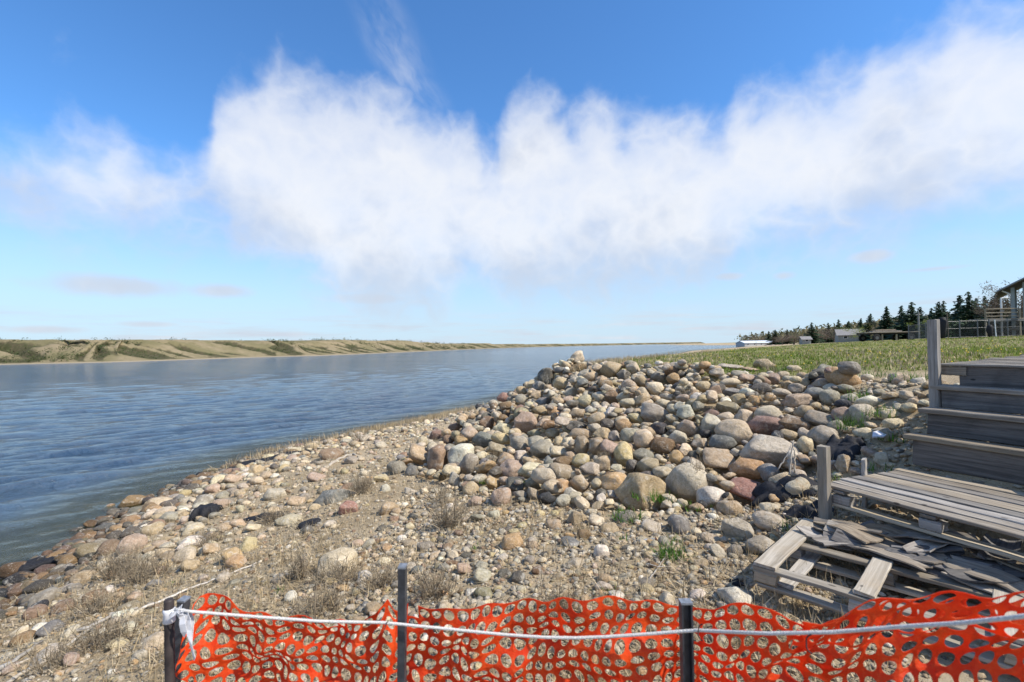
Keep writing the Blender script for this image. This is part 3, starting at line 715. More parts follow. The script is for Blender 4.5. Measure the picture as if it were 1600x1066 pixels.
HANDPX = []
rocks = []      # dict per stone
def add_rock(kind, x, y, z, a, b, c, yaw, col, label=None, key=None, tilt=0.12):
    cc = np.array(PAL[col])*np.array([1.08, 1.0, .86])*RNG.uniform(.86, 1.16)*RNG.uniform(.96, 1.04, 3)
    zw = .11+.40*min(1, max(0, (8.5-y)/4))
    if z < zw+.06: cc = cc*(.5 if z < zw else .72)                      # wet stones at the waterline
    rocks.append(dict(kind=kind, p=(x, y, z), s=(a, b, c), yaw=yaw, tx=RNG.normal(0, tilt), ty=RNG.normal(0, tilt), col=np.clip(cc, .02, .8), ck=col, label=label))
def hit(u, v, lift, lo=2.0, hi=26.0):
    r = ray(u, v); best = None
    for d in np.arange(lo, hi, 0.02):
        x, y, z = at(u, v, d)
        if not (HX0 < x < HX1 and HY0 < y < HY1): continue
        g = z-hget(BASE, x, y)-lift
        if best is None or g < best[0]: best = (g, d)
        if g <= 0: return d
    return None if best is None or best[0] > 0.7 else best[1]
def place_table(tab, kind, embed):
    jobs = []
    for (u, v, w, h, c, lab) in tab:
        d = hit(u, v, 0.10)
        if d is None or d > 24: continue
        jobs.append((w*d, u, v, w, h, c, lab, d))
    jobs.sort(key=lambda q: -q[0])
    for (_, u, v, w, h, c, lab, d) in jobs:
        k = d/FPX*math.sqrt(1+((u-800)/FPX)**2)**0.5
        a = w*k/2*.99; cz = h*k/2*.98
        b = (a+cz)/2*RNG.uniform(.95, 1.15)
        if kind == 'beach': cz = min(cz*1.05, a*0.95)
        d2 = hit(u, v, cz*(0.55 if kind == 'pile' else embed)) or d
        x, y, z = at(u, v, d2+b*0.25)
        z = min(at(u, v, d2)[2], hget(HF if kind == 'pile' else BASE, x, y)+(.05+cz*.70 if kind == 'pile' else cz*.6))
        yaw = RNG.normal(0, .3) - math.atan2(x, y)
        add_rock(kind, x, y, z, a, b, cz, yaw, c, lab if lab else None)
        stamp(x, y, z, a, b, cz, yaw)
        pu, pv, pd = project((x, y, z)); HANDPX.append((pu, pv, w/2, h/2, pd))
        f = foot(x, y, a*.85, b*.85, yaw)
        if f is not None: HAND[f[0]] |= f[1]
place_table(PILE, 'pile', .55)
place_table(BEACH, 'beach', .40)

def weighted(keys):
    ks = list(keys.items()); t = sum(w for _, w in ks); r = RNG.uniform(0, t)
    for k, w in ks:
        r -= w
        if r <= 0: return k
    return ks[-1][0]
PILE_MIX = dict(t=5, c=6, g=3.2, lg=6, dg=1.8, bk=.7, p=1.5, r=.9, m=.4, y=1, o=1, b=1, w=1.4, ol=1.8, br=1)
BEACH_MIX = dict(t=5, c=4.5, g=3, lg=4.5, dg=1, p=1.5, r=.7, o=.8, b=.7, w=1.6, ol=1.5, br=.8, y=.8)
WET_MIX = dict(br=4, o=2.4, dg=3.2, bk=1.5, r=2.2, g=2.5, b=2, ol=2, t=1.6, m=1)
HP = np.array(HANDPX)
def fill(kind, n, sampler, r0, r1, mix, maxrise, cover, flat=(.55, .9), pct=88, sinkf=0.1, bias=1.0):
    for _ in range(n):
        x, y = sampler()
        if x is None: continue
        rr = (r0+(r1-r0)*RNG.uniform()**bias)*(1.0 if kind == 'pile' else min(1.0, .45+.55*(y/8.0)))
        a = rr*RNG.uniform(1.0, 1.35); b = rr*RNG.uniform(.8, 1.05); c = rr*RNG.uniform(*flat); yaw = RNG.uniform(0, 3.14)
        f = foot(x, y, a, b, yaw)
        if f is None: continue
        sl, m, h = f
        if HAND[sl][m].mean() > .14: continue
        over = (HF[sl]-BASE[sl])[m]
        if (over > 0.45*c).mean() > cover: continue
        z = float(np.percentile((HF[sl]+c*h*0.9)[m], pct))-c*sinkf
        if z-c-hget(BASE, x, y) > maxrise: continue
        pu, pv, pd = project((x, y, z)); pr = rr*FPX/pd
        q = (np.abs(HP[:, 0]-pu)/(HP[:, 2]+.45*pr))**2+(np.abs(HP[:, 1]-pv)/(HP[:, 3]+.45*pr))**2
        if ((q < 1) & (HP[:, 4] > pd-.02)).any(): continue
        mk = mix(x, y) if callable(mix) else mix
        add_rock(kind, x, y, z, a, b, c, yaw, weighted(mk), tilt=.2)
        stamp(x, y, z, a, b, c, yaw)
PX = np.array(PILE_POLY)
def s_pile():
    for _ in range(50):
        x = RNG.uniform(PX[:, 0].min(), PX[:, 0].max()); y = RNG.uniform(PX[:, 1].min(), PX[:, 1].max())
        if inside(x, y, PILE_POLY): return x, y
    return None, None
fill('pile', 120, s_pile, .13, .19, PILE_MIX, .16, .30)
fill('pile', 3800, s_pile, .070, .128, PILE_MIX, .20, .42)
fill('pile', 4500, s_pile, .042, .078, PILE_MIX, .24, .5, bias=1.3)
fill('pile', 1500, s_pile, .035, .055, PILE_MIX, .24, .5)
# beach stones: a dense band by the water, thinner up the beach, gravelly in front of the pile
STAIR_CLEAR = [(1.4, 3.1), (2.3, 3.95), (3.6, 4.55), (4.3, 5.0), (6, 5.3), (6, 1.5), (2.6, 1.5)]
def shore_x(y): return float(np.interp(y, [p[1] for p in SHORE[:16]], [p[0] for p in SHORE[:16]]))
def s_band():
    for _ in range(40):
        y = 2.2+RNG.uniform()**1.2*19; x = shore_x(y)-0.22+RNG.exponential(1.15)
        if x < 1 and not inside(x, y, PILE_POLY): return x, y
    return None, None
def s_mid():
    for _ in range(40):
        y = RNG.uniform(2.0, 20); x = RNG.uniform(shore_x(y), 2.6)
        if inside(x, y, PILE_POLY) or inside(x, y, STAIR_CLEAR): continue
        bare = math.hypot((x+1.3)/1.3, (y-6.6)/1.3)                    # trodden sandy patch
        if bare < 1 and RNG.uniform() > .12: continue
        return x, y
    return None, None
def s_front():
    for _ in range(40):
        x = RNG.uniform(-1.6, 3.0); y = RNG.uniform(2.4, 6.8)
        if inside(x, y, PILE_POLY) or inside(x, y, STAIR_CLEAR): continue
        return x, y
    return None, None
def bandmix(x, y): return WET_MIX if hget(BASE, x, y) < 0.16+.36*min(1, max(0, (8.5-y)/4))+RNG.normal(0, .08) else BEACH_MIX
fill('beach', 700, s_band, .09, .17, bandmix, .08, .25, (.5, .75), 70, .25, 1.6)
fill('beach', 2600, s_band, .05, .10, bandmix, .10, .35, (.5, .75), 70, .2)
fill('beach', 240, s_mid, .045, .11, BEACH_MIX, .03, .1, (.5, .7), 60, .35, 1.5)
fill('beach', 420, s_front, .035, .08, BEACH_MIX, .03, .15, (.5, .75), 60, .3, 1.5)
fill('beach', 2600, s_band, .03, .05, bandmix, .1, .4, (.5, .75), 70, .2)
fill('beach', 2200, s_mid, .020, .05, BEACH_MIX, .05, .3, (.5, .75), 60, .25)
# right of the pile, on the soil bank beside the stair
def s_bank():
    for _ in range(30):
        x = RNG.uniform(2.9, 4.9); y = RNG.uniform(4.5, 7.2)
        if inside(x, y, PILE_POLY) or inside(x, y, [(2.3, 3.8), (3.6, 4.5), (4.2, 4.8), (6, 5.3), (6, 1.5)]): continue
        return x, y
    return None, None
fill('beach', 60, s_bank, .06, .13, dict(lg=4, w=2, t=3, c=3, p=1, g=2), .04, .1, (.55, .8), 60, .3)
fill('beach', 200, s_bank, .025, .05, dict(lg=4, w=2, t=3, c=3, p=1, g=2), .04, .2, (.55, .8), 60, .3)

def seen_size(r):
    u, v, d = project(r['p'])
    if d < .3 or not (-60 < u < 1660 and 500 < v < 1110): return 0
    return max(r['s'])*2*FPX/d
for r in rocks: r['px'] = seen_size(r)
def split_best(kind):
    L = sorted([r for r in rocks if r['kind'] == kind], key=lambda r: (r['label'] is None, -r['px']))
    return [r for r in L[:300] if r['px'] > 0], L[300:]+[r for r in L[:300] if r['px'] <= 0]

LANDMARK = [((954, 578), 'large tan crest boulder'), ((855, 589), 'dark jagged boulder'), ((1022, 647), 'large smooth grey boulder'), ((901, 668), 'long dark flat stone'), ((1006, 688), 'round cream pink boulder'), ((1073, 670), 'round pinkish orange boulder'),
            ((974, 711), 'tall yellowish boulder'), ((1122, 720), 'long pinkish boulder'), ((1072, 755), 'big round grey boulder'), ((1147, 675), 'big cream oval boulder'), ((1192, 666), 'maroon boulder'), ((1198, 706), 'largest pale boulder'), ((1348, 648), 'round end boulder'),
            ((1244, 627), 'long pinkish tan stone'), ((1190, 608), 'dark grey oval boulder'), ((1194, 570), 'highest reddish tan boulder'), ((1000, 767), 'big squarish tan boulder'), ((800, 734), 'blocky pinkish boulder'), ((722, 712), 'bright whitish boulder'), ((684, 718), 'jagged reddish boulder'),
            ((822, 660), 'dusky pink knobbly boulder'), ((786, 618), 'dull red outline stone'), ((1285, 683), 'short wooden post'), ((1100, 575), 'grass edge'), ((876, 738), 'pink and grey boulder')]
LANDB = [((530, 888), 'big smooth cream boulder'), ((204, 855), 'pinkish brown shore boulder'), ((207, 786), 'orange shore boulder'), ((518, 779), 'blue grey slab'), ((518, 712), 'bleached stick'), ((1062, 823), 'blue and white stone'), ((940, 866), 'bright white stone'), ((1154, 830), 'white veined boulder'),
         ((754, 903), 'tall fence stake'), ((785, 780), 'egg shaped stone'), ((801, 851), 'oblong orange stone'), ((621, 733), 'smooth grey boulder'), ((240, 1010), 'taped fence post'), ((320, 800), 'black fabric heap'), ((60, 1020), 'bleached sticks'), ((30, 890), 'corner water'), ((1310, 610), 'soil bank'), ((430, 730), 'far waterline'), ((130, 890), 'wet cobbles'), ((400, 860), 'dry weeds'), ((1147, 936), 'pale fence boulder')]
def describe(r, marks):
    u, v, d = project(r['p'])
    (mu, mv), nm = min(marks, key=lambda m: (m[0][0]-u)**2+((m[0][1]-v)*1.3)**2)
    du, dv = u-mu, v-mv
    if abs(du)+abs(dv) < 14: rel = 'touching'
    elif abs(du) > 1.8*abs(dv): rel = 'right of' if du > 0 else 'left of'
    elif abs(dv) > 1.8*abs(du): rel = 'in front of' if dv > 0 else 'behind'
    else: rel = ('low ' if dv > 0 else 'high ')+('right of' if du > 0 else 'left of')
    px = r['px']; sz = 'sizeable' if px > 34 else ('middling' if px > 22 else 'small')
    a, b, c = r['s']; sh = 'flat' if c < .58*a else ('oblong' if a > 1.35*b else 'rounded')
    far = '' if abs(du)+abs(dv) < 70 else 'well '
    return f"{sz} {sh} {CNAME[r['ck']]} stone {far}{rel} the {nm}"
def emit(kind, name, group, marks):
    best, rest = split_best(kind)
    for r in best:
        if not r['label']: r['label'] = describe(r, marks)
    by = {}
    for r in best: by.setdefault(r['label'], []).append(r)
    for lab, L in by.items():
        if len(L) == 1: continue
        L.sort(key=lambda r: project(r['p'])[0])
        nm = {2: ['left one', 'right one'], 3: ['leftmost', 'middle one', 'rightmost']}.get(len(L))
        if nm:
            for r, q in zip(L, nm): r['label'] = lab+', '+q
    for r in best:
        k = RNG.integers(0, 11) if RNG.uniform() < .66 else RNG.integers(11, NVAR)
        if r['label'] and any(w in r['label'] for w in ('jagged', 'blocky', 'squarish', 'brick', 'angular', 'flat topped', 'wedge', 'slab')): k = RNG.integers(11, NVAR)
        o = bpy.data.objects.new(name, ROCKM[k]); COL.objects.link(o)
        o.location = r['p']; o.scale = r['s']; o.rotation_euler = (r['tx'], r['ty'], r['yaw'])
        o.color = (*[float(c) for c in r['col']], 1)
        tag(o, r['label'] or describe(r, marks), 'stone', group)
    return rest
def joined(name, rs, lib, mat, label, cat):
    V = []; F = []; Cc = []; off = 0
    for r in rs:
        v, f = lib[RNG.integers(0, len(lib))]
        E = np.array(Euler((r['tx'], r['ty'], r['yaw'])).to_matrix())
        w = (v*np.array(r['s'])) @ E.T + np.array(r['p'])
        V.append(w); F.append(f+off); off += len(v); Cc.append(np.repeat(np.array(r['col'])[None], len(v), 0))
    me = mesh(name, np.concatenate(V), np.concatenate(F), True); vcol(me, np.concatenate(Cc))
    o = obj(name, me, mat); tag(o, label, cat, kind='stuff'); return o
rest_p = emit('pile', 'boulder', 'boulders of the heaped rock pile', LANDMARK)
rest_b = emit('beach', 'beach_stone', 'loose stones on the beach', LANDB)
joined('pile_rubble', rest_p, LOWV, M_ROCKS, 'small stones wedged between the boulders of the rock pile', 'rubble')
joined('beach_cobbles', rest_b, LOWV, M_ROCKS, 'small cobbles spread over the beach and along the water', 'cobbles')

# pebbles / gravel: beyond counting
def build_gravel():
    P = []
    def put(n, sampler, r0, r1):
        for _ in range(n):
            x, y = sampler()
            if x is None: continue
            i, j = hcell(x, y)
            if not (0 <= i < HF.shape[0] and 0 <= j < HF.shape[1]): continue
            if HF[i, j]-BASE[i, j] > 0.03: continue
            r = r0+(r1-r0)*RNG.uniform()**2.2
            ck = weighted(BEACH_MIX if BASE[i, j] > .12 else WET_MIX)
            P.append(dict(p=(x, y, BASE[i, j]+r*.25), s=(r*RNG.uniform(.9, 1.4), r*RNG.uniform(.7, 1.1), r*RNG.uniform(.45, .8)), yaw=RNG.uniform(0, 6.28), tx=RNG.normal(0, .3), ty=RNG.normal(0, .3), col=np.array(PAL[ck])*np.array([1.06, 1.0, .88])*RNG.uniform(.85, 1.2)))
    def s_near():
        for _ in range(20):
            y = 1.6+RNG.uniform()**1.4*7; x = RNG.uniform(-1.15, 0.85)*y*1.02
            if x > shore_x(y)-.3 and x < 4.6: return x, y
        return None, None
    def s_st(): return RNG.uniform(1.5, 4.6), RNG.uniform(1.6, 6.5)
    put(19000, s_near, .007, .028)
    put(5000, s_mid, .012, .04)
    put(4500, s_front, .008, .034)
    put(3500, s_st, .008, .03)
    joined('gravel', P, TINYV, M_ROCKS, 'pebbles and gravel strewn over the sandy beach', 'gravel')
build_gravel()

# ------------------------------------------------------------------ boards, pallets and the stair
_bm_cache = {}
def board_mesh(L, W, T, seed=0, worn=0.004, bend=0.0):
    """plank along +x, 0..L, centred on y and z, chamfered edges, slightly uneven"""
    r = np.random.default_rng(seed); n = 11; ch = min(W, T)*0.16
    w2, t2 = W/2, T/2
    prof = [(-w2+ch, -t2), (w2-ch, -t2), (w2, -t2+ch), (w2, t2-ch), (w2-ch, t2), (-w2+ch, t2), (-w2, t2-ch), (-w2, -t2+ch)]
    V = []; F = []; tw = r.normal(0, .012); e = r.normal(0, worn*1.5, (2, 8))
    for i in range(n):
        s = i/(n-1); x = L*s; dw = r.normal(0, worn*.5); dy = bend*4*s*(1-s); dz = r.normal(0, worn*.35)
        for k, (y, z) in enumerate(prof):
            xe = x + (e[0, k] if i == 0 else 0) + (e[1, k] if i == n-1 else 0)
            V.append((xe, y*(1+dw/W)+r.normal(0, worn*.18), z+dz+dy+y*tw*(s-.5)))
    for i in range(n-1):
        for k in range(8):
            F.append((i*8+k, i*8+(k+1) % 8, (i+1)*8+(k+1) % 8, (i+1)*8+k))
    F.append(tuple(range(7, -1, -1))); F.append(tuple((n-1)*8+k for k in range(8)))
    return mesh('plank', V, F)
_bs = [0]
def board(name, parent, p, L, W, T, mat, axis='x', rot=(0, 0, 0), bend=0.0, worn=0.004):
    """plank whose near end is at p (local), running along local x, y or z"""
    _bs[0] += 1
    base = {'x': Euler((0, 0, 0)), 'y': Euler((0, 0, math.pi/2)), 'z': Euler((0, -math.pi/2, 0))}[axis].to_matrix()
    me = board_mesh(L, W, T, _bs[0], worn, bend)
    o = obj(name, me, mat, parent)
    o.location = p
    o.rotation_euler = (Euler(rot).to_matrix() @ base).to_euler()
    return o

ST_RZ = R_(-67.0)
P0 = at(1289, 757, 3.7)
e1 = np.array([math.sin(R_(157)), math.cos(R_(157)), 0.0]); e2 = np.array([-e1[1], e1[0], 0.0])
def stw(x, y, z): return P0 + e1*x + e2*y + np.array([0, 0, z])

# landing pallet: seven deck boards on three runners with blocks and bottom boards
pal = empty('wooden_pallet', P0 + np.array([0, 0, -.15]), ST_RZ)
tag(pal, 'grey slatted pallet lying level as a landing below the plank steps', 'pallet', 'pallets built into the shore stair')
T0 = .15
yy = 0.0
for i, w in enumerate((.095, .095, .095, .10, .16, .09, .12, .10)):
    board('deck_board', pal, (-.02+RNG.normal(0, .01), yy+w/2, T0-.011+RNG.normal(0, .002)), 1.42+RNG.normal(0, .012), w, .022, M_WOOD)
    yy += w+.030
for y in (.05, .55, 1.05):
    board('bottom_board', pal, (0.0, y, .011), 1.40, .10, .022, M_WOOD_PALE if y < .1 else M_WOOD)
for x in (.05, .62, 1.25):
    board('stringer', pal, (x+.045, 0.0, T0-.035), 1.12, .09, .022, M_WOOD, 'y')
    for y in (0.0, .50, 1.0):
        board('block', pal, (x, y+.05, .0225+.033), .125 if x == .05 else .11, .095, .070, M_WOOD, 'x')
# lower broken pallet with most deck boards gone
L0 = at(1176, 877, 3.0)
low = empty('broken_pallet', L0 + np.array([0, 0, -.150]), R_(-46.5))
tag(low, 'broken pale pallet with missing deck boards nearest the orange fence', 'pallet', 'pallets built into the shore stair')
for (y, m) in ((.045, M_WOOD_PALE), (.56, M_WOOD), (1.03, M_WOOD)):
    board('runner_board', low, (0.0, y, .150-.036), 1.26, .085, .022, m)
for (x, w) in ((.005, .125), (.52, .10), (1.06, .14)):
    board('deck_board', low, (x+w/2, .0 if x < .4 else .02, .150-.0115), 1.06 if x < .4 or x > 1 else .58, w, .021, M_WOOD_PALE, 'y', rot=(0, 0, 0))
for y in (.045, .56, 1.03):
    board('bottom_board', low, (0.02, y, .011), 1.22, .09, .022, M_WOOD_PALE)
for x in (.0, .50, 1.10):
    for y in (.05, .56, 1.03):
        board('block', low, (x+.004, y, .0225+.040), .13, .10, .080, M_WOOD_PALE if y < .1 else M_WOOD)
board('loose_slat', low, (.17, .04, .036), .98, .09, .02, M_WOOD_PALE, 'y')

# plank steps
steps = empty('plank_steps', stw(0, 1.2, 0.0), ST_RZ)
tag(steps, 'three weathered grey plank steps with dark risers above the slatted landing', 'steps')
for i, (y, zt, rz, h) in enumerate(((1.235, .270, 0, .225), (1.475, .490, 0, .190), (1.715, .690, 0, .165))):
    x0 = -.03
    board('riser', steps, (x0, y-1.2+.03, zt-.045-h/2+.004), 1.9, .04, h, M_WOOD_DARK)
    board('tread', steps, (x0-.055 if i < 2 else x0-.07, y-1.2+.075, zt-.021), 2.0, .20, .042, M_WOOD)
board('stringer_plank', steps, (1.0, .02, .22), .72, .05, .24, M_WOOD_DARK, 'y', rot=(R_(36), 0, 0))
# top pallet
top = empty('slatted_platform', stw(-.085, 1.80, .892-.21), ST_RZ)
tag(top, 'grey slatted platform at the top of the stair, level with the lawn', 'platform', 'pallets built into the shore stair')
yy = 0.0
for i in range(13):
    w = (.09, .10, .095, .12, .095, .10)[i % 6]
    board('deck_board', top, ((0, .01, .05, .03, .06, .04)[i % 6]*(1 if i else 0)+RNG.normal(0, .008), yy+w/2, .21-.011+yy*.030), 2.0, w, .022, M_WOOD, worn=.003)
    yy += w+.034
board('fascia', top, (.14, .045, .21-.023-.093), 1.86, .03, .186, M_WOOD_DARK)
board('fascia_end', top, (.0, .030, .21-.023-.045), .20, .03, .085, M_WOOD)
for x in (.10, .95, 1.8):
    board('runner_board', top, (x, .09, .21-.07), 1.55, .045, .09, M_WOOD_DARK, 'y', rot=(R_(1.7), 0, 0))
# posts
def post(name, base, h, w, label, mat, rz, lean=(0, 0), cat='post'):
    me = board_mesh(h, w, w, int(base[0]*1000) % 977, .003)
    o = obj(name, me, mat, None, base, (Matrix.Rotation(rz, 3, 'Z') @ Euler((lean[0], lean[1], 0)).to_matrix() @ Euler((0, -math.pi/2, 0)).to_matrix()).to_euler())
    return tag(o, label, cat)
pt = at(1458, 500, 4.45)
post('newel_post', (pt[0], pt[1], 2.02), pt[2]-2.02, .078, 'tall square grey post at the top corner of the plank steps', M_WOOD, ST_RZ)
pt = at(1286.5, 697, 3.66)
post('wooden_post', (pt[0], pt[1], 1.60), pt[2]-1.60, .074, 'short square post at the corner of the slatted landing', M_WOOD_PALE, ST_RZ)
pt = at(1350, 718, 3.98)
sl = obj('upright_plank', board_mesh(pt[2]-1.72, .125, .03, 55), M_WOOD, None, (pt[0], pt[1], 1.72), (Matrix.Rotation(R_(-42), 3, 'Z') @ Euler((0, -math.pi/2, 0)).to_matrix() @ Euler((math.pi/2*0, 0, 0)).to_matrix()).to_euler())
tag(sl, 'short grey plank standing upright beside the slatted landing', 'plank')

# split shingles stacked between the two pallets
def shingle_mesh(L, W, seed):
    r = np.random.default_rng(seed); nx, ny = 9, 6; V = []; F = []
    curl = r.uniform(-.015, .035); bow = r.uniform(-.025, .025)
    e0 = np.cumsum(r.normal(0, .026, ny)); e1_ = np.cumsum(r.normal(0, .022, ny))
    for side in (0, 1):
        for j in range(ny):
            for i in range(nx):
                s = i/(nx-1); q = j/(ny-1)
                x = e0[j]*(1-s)+(L+e1_[j])*s; y = (q-.5)*W+r.normal(0, .002)
                z = curl*(2*q-1)**2+bow*math.sin(s*3.1)+.004*math.sin(9*s+seed)+(0.010 if side else 0)
                V.append((x, y, z))
    o = nx*ny
    for j in range(ny-1):
        for i in range(nx-1):
            a = j*nx+i
            F.append((a, a+nx, a+nx+1, a+1)); F.append((o+a, o+a+1, o+a+nx+1, o+a+nx))
    for i in range(nx-1):
        F.append((i, i+1, o+i+1, o+i)); b = (ny-1)*nx+i; F.append((b, o+b, o+b+1, b+1))
    for j in range(ny-1):
        a = j*nx; F.append((a, o+a, o+a+nx, a+nx)); b = j*nx+nx-1; F.append((b, b+nx, o+b+nx, o+b))
    return mesh('shingle', V, F)
LE1 = np.array([math.cos(R_(-46.5)), math.sin(R_(-46.5)), 0]); LE2 = np.array([-LE1[1], LE1[0], 0])
SH_LAB = ['curled pale shingle at the top left end of the shingle stack', 'broad pale shingle overlapping the left end of the stack', 'grey shingle with ragged edge near the short post', 'pale shingle lying over the broken pallet edge', 'small curled shingle in the middle of the stack', 'tan shingle in the middle of the stack',
          'grey shingle in the middle of the stack', 'dark shingle under the landing pallet', 'dark split shingle along the back of the stack', 'thin tan shingle tipped towards the fence', 'grey shingle near the right end of the stack', 'dark ragged shingle at the right end of the stack', 'pale broken shingle at the right end', 'dark shingle hanging over the broken pallet at right',
          'brown shingle half buried in the stack', 'grey brown shingle under the bent plank', 'lowest dark shingle lying on the broken pallet', 'narrow pale splinter of shingle on the stack', 'upper curled grey shingle close to the short post', 'upper pale shingle below the corner of the landing', 'upper brown shingle below the middle of the landing', 'upper grey shingle below the landing block', 'upper dark shingle below the right of the landing', 'last upper shingle at the right edge of the stack']
k = 0
rs = np.random.default_rng(77)
for layer in range(4):
    for i in range(6):
        L_ = rs.uniform(.26, .42); W_ = rs.uniform(.11, .19)
        x = .10+i*.185+rs.normal(0, .03)+layer*.03; y = .66+.085*layer+rs.normal(0, .03)
        z = .153+.015*layer+.007*(i % 2)
        p = L0+np.array([0, 0, -.15])+LE1*x+LE2*y+np.array([0, 0, z])
        o = obj('shingle', shingle_mesh(L_, W_, 400+k), M_SHINGLE if rs.uniform() > .3 else M_WOOD_DARK, None, p, (rs.normal(0.03, .09), rs.normal(0, .07), R_(-46.5)+rs.normal(.05 if layer % 2 else 1.3 if i % 2 else .25, .35)))
        tag(o, SH_LAB[k], 'shingle', 'split shingles stacked between the pallets'); k += 1
for (x, y, z, L_, bend, lab, m) in ((.22, .80, .215, 1.15, -.05, 'long bent tan board sagging under the front of the landing pallet', M_WOOD_PALE), (.28, .70, .200, .95, -.035, 'dark bowed strip of wood on top of the shingles', M_WOOD_DARK)):
    p = L0+np.array([0, 0, -.15])+LE1*x+LE2*y+np.array([0, 0, z])
    o = obj('bent_board', board_mesh(L_, .11, .012, int(L_*100), .006, bend), m, None, p, (R_(28), R_(3), R_(-50)))
    tag(o, lab, 'board')

# ------------------------------------------------------------------ orange barrier fence
def fence_material():
    m, N, p, out = new_mat("orange_barrier_plastic")
    geo = N.node('ShaderNodeNewGeometry')
    n = N.noise(geo.outputs['Position'], 14, 4, 0.6)
    c = N.mix(N.ramp(n, .3, .7), C4((0.84, 0.060, 0.010)), C4((0.94, 0.135, 0.022)))
    n2 = N.noise(geo.outputs['Position'], 46, 5, 0.7)
    c = N.mix(N.math('MULTIPLY', N.ramp(n2, .50, .70), .55), c, C4((0.95, 0.26, 0.07)))
    c = N.mix(N.math('MULTIPLY', N.ramp(n2, .40, .28), .35), c, C4((0.45, 0.035, 0.012)))
    N.put(p.inputs['Normal'], N.bump(n2, 0.5, 0.012))
    N.put(p.inputs['Base Color'], c); p.inputs['Roughness'].default_value = 0.5; p.inputs['Specular IOR Level'].default_value = 0.35
    tr = N.node('ShaderNodeBsdfTranslucent'); N.put(tr.inputs[0], c)
    mx = N.node('ShaderNodeMixShader'); mx.inputs[0].default_value = 0.5
    N.l.new(p.outputs[0], mx.inputs[1]); N.l.new(tr.outputs[0], mx.inputs[2]); N.l.new(mx.outputs[0], out.inputs[0])
    return m
M_ORANGE = fence_material()
TOPC = [(296,955,1.63),(312,935,1.66),(330,924,1.68),(348,926,1.68),(380,946,1.66),(430,961,1.63),(500,971,1.60),(560,973,1.58),(588,962,1.60),(604,935,1.61),(618,958,1.62),(640,944,1.62),(680,951,1.60),(740,947,1.55),(800,941,1.53),(870,938,1.50),(930,936,1.47),(1000,938,1.46),(1060,943,1.47),(1090,951,1.46),(1130,945,1.39),(1165,940,1.32),(1200,948,1.28),(1235,972,1.26),(1270,977,1.24),(1320,972,1.22),(1370,956,1.20),(1420,943,1.19),(1470,946,1.17),(1520,931,1.16),(1560,938,1.14),(1600,932,1.12),(1700,925,1.08),(1800,920,1.04)]
DIP = (at(632, 886, 1.6)[0]-.01, at(1070, 940, 1.46)[0])     # the sheet lies against the stakes there
def fence_sheet(curve, rows, pitch, seed, push=0.0, lean=0.0, name='orange_barrier_fence', hole=(.395, .38)):
    pts = np.array([at(u, v, d+push) for u, v, d in curve])
    # two long waves in plan so that the sheet bellies
    plan = pts.copy(); plan[:, 2] = 0
    s = np.r_[0, np.cumsum(np.linalg.norm(np.diff(plan, axis=0), axis=1))]
    ncol = int(s[-1]/pitch)
    r = np.random.default_rng(seed); ph = r.uniform(0, 6.28, 8)
    def S(a, b):
        """a along (columns), b down (rows), both in cells"""
        q = a*pitch + 0.010*math.sin(b*1.1+a*.5+ph[0]) + 0.012*math.sin(b*.7+ph[1]) + .18*pitch*math.sin(a*.33+ph[2]) + .14*pitch*math.sin(a*1.05+.35*b+ph[4])
        q = min(max(q, 0), s[-1])
        x = np.interp(q, s, pts[:, 0]); y = np.interp(q, s, pts[:, 1]); z = np.interp(q, s, pts[:, 2])
        zm = np.interp(q, s, ZS)
        f = min(b/9.0, 1.0)
        z0 = z*(1-f)+zm*f                                  # the top edge is ragged, the lower rows hang evenly
        dp = min(1.0, min(abs(x-DIP[0]), abs(x-DIP[1]))/.12)
        bel = (.25+.75*dp)*(0.028*math.sin(q*7.5+ph[3]+.25*b)+.016*math.sin(q*17+ph[4]-.5*b)+.012*math.sin(b*1.7+q*5+ph[5])+.011*math.sin(q*41+ph[6]+.8*b))*min(1, .35+b*.18)
        zz = z0 - b*pitch*(0.97+.08*math.sin(q*5+ph[6])) + .006*math.sin(a*1.9+ph[7]+b)
        return (x+.3*bel, y+bel-lean*b*pitch, zz)
    kz = np.ones(9)/9
    ZS = np.convolve(np.pad(pts[:, 2], 4, 'edge'), kz, 'valid')
    V = []; F = []; idx = {}
    def vert(a, b):
        key = (round(a*1000), round(b*1000))
        if key not in idx: idx[key] = len(V); V.append(S(a, b))
        return idx[key]
    for j in range(rows):
        for i in range(ncol):
            hx, hy = hole[0]*(1.0+.05*math.sin(i*2.1+j*3.3)+.06*math.sin(i*.31)), hole[1]*(1.0+.07*math.sin(i*1.3+j*2.7+1))
            if j == 0 and r.uniform() < .06: continue
            ring = [(i, j), (i+.5, j), (i+1, j), (i+1, j+.5), (i+1, j+1), (i+.5, j+1), (i, j+1), (i, j+.5)]
            out = [vert(*q) for q in ring]
            # 16-point oval hole, two points for every rim point
            inn = []
            for k in range(16):
                an = R_(-135)+2*math.pi*k/16
                inn.append(vert(i+.5+hx*math.cos(an), j+.5+hy*math.sin(an)))
            for k in range(8):
                a0, a1 = out[k], out[(k+1) % 8]; b0, b1, b2 = inn[2*k], inn[2*k+1], inn[(2*k+2) % 16]
                F.append((a0, a1, b1, b0)); F.append((a1, b2, b1))
    me = mesh('barrier_sheet', V, F)
    o = obj(name, me, M_ORANGE)
    sol = o.modifiers.new('thickness', 'SOLIDIFY'); sol.thickness = 0.0016; sol.offset = 0
    return o
fen = fence_sheet(TOPC, 21, .040, 3)
tag(fen, 'orange perforated plastic barrier fence sagging across the foreground', 'fence')
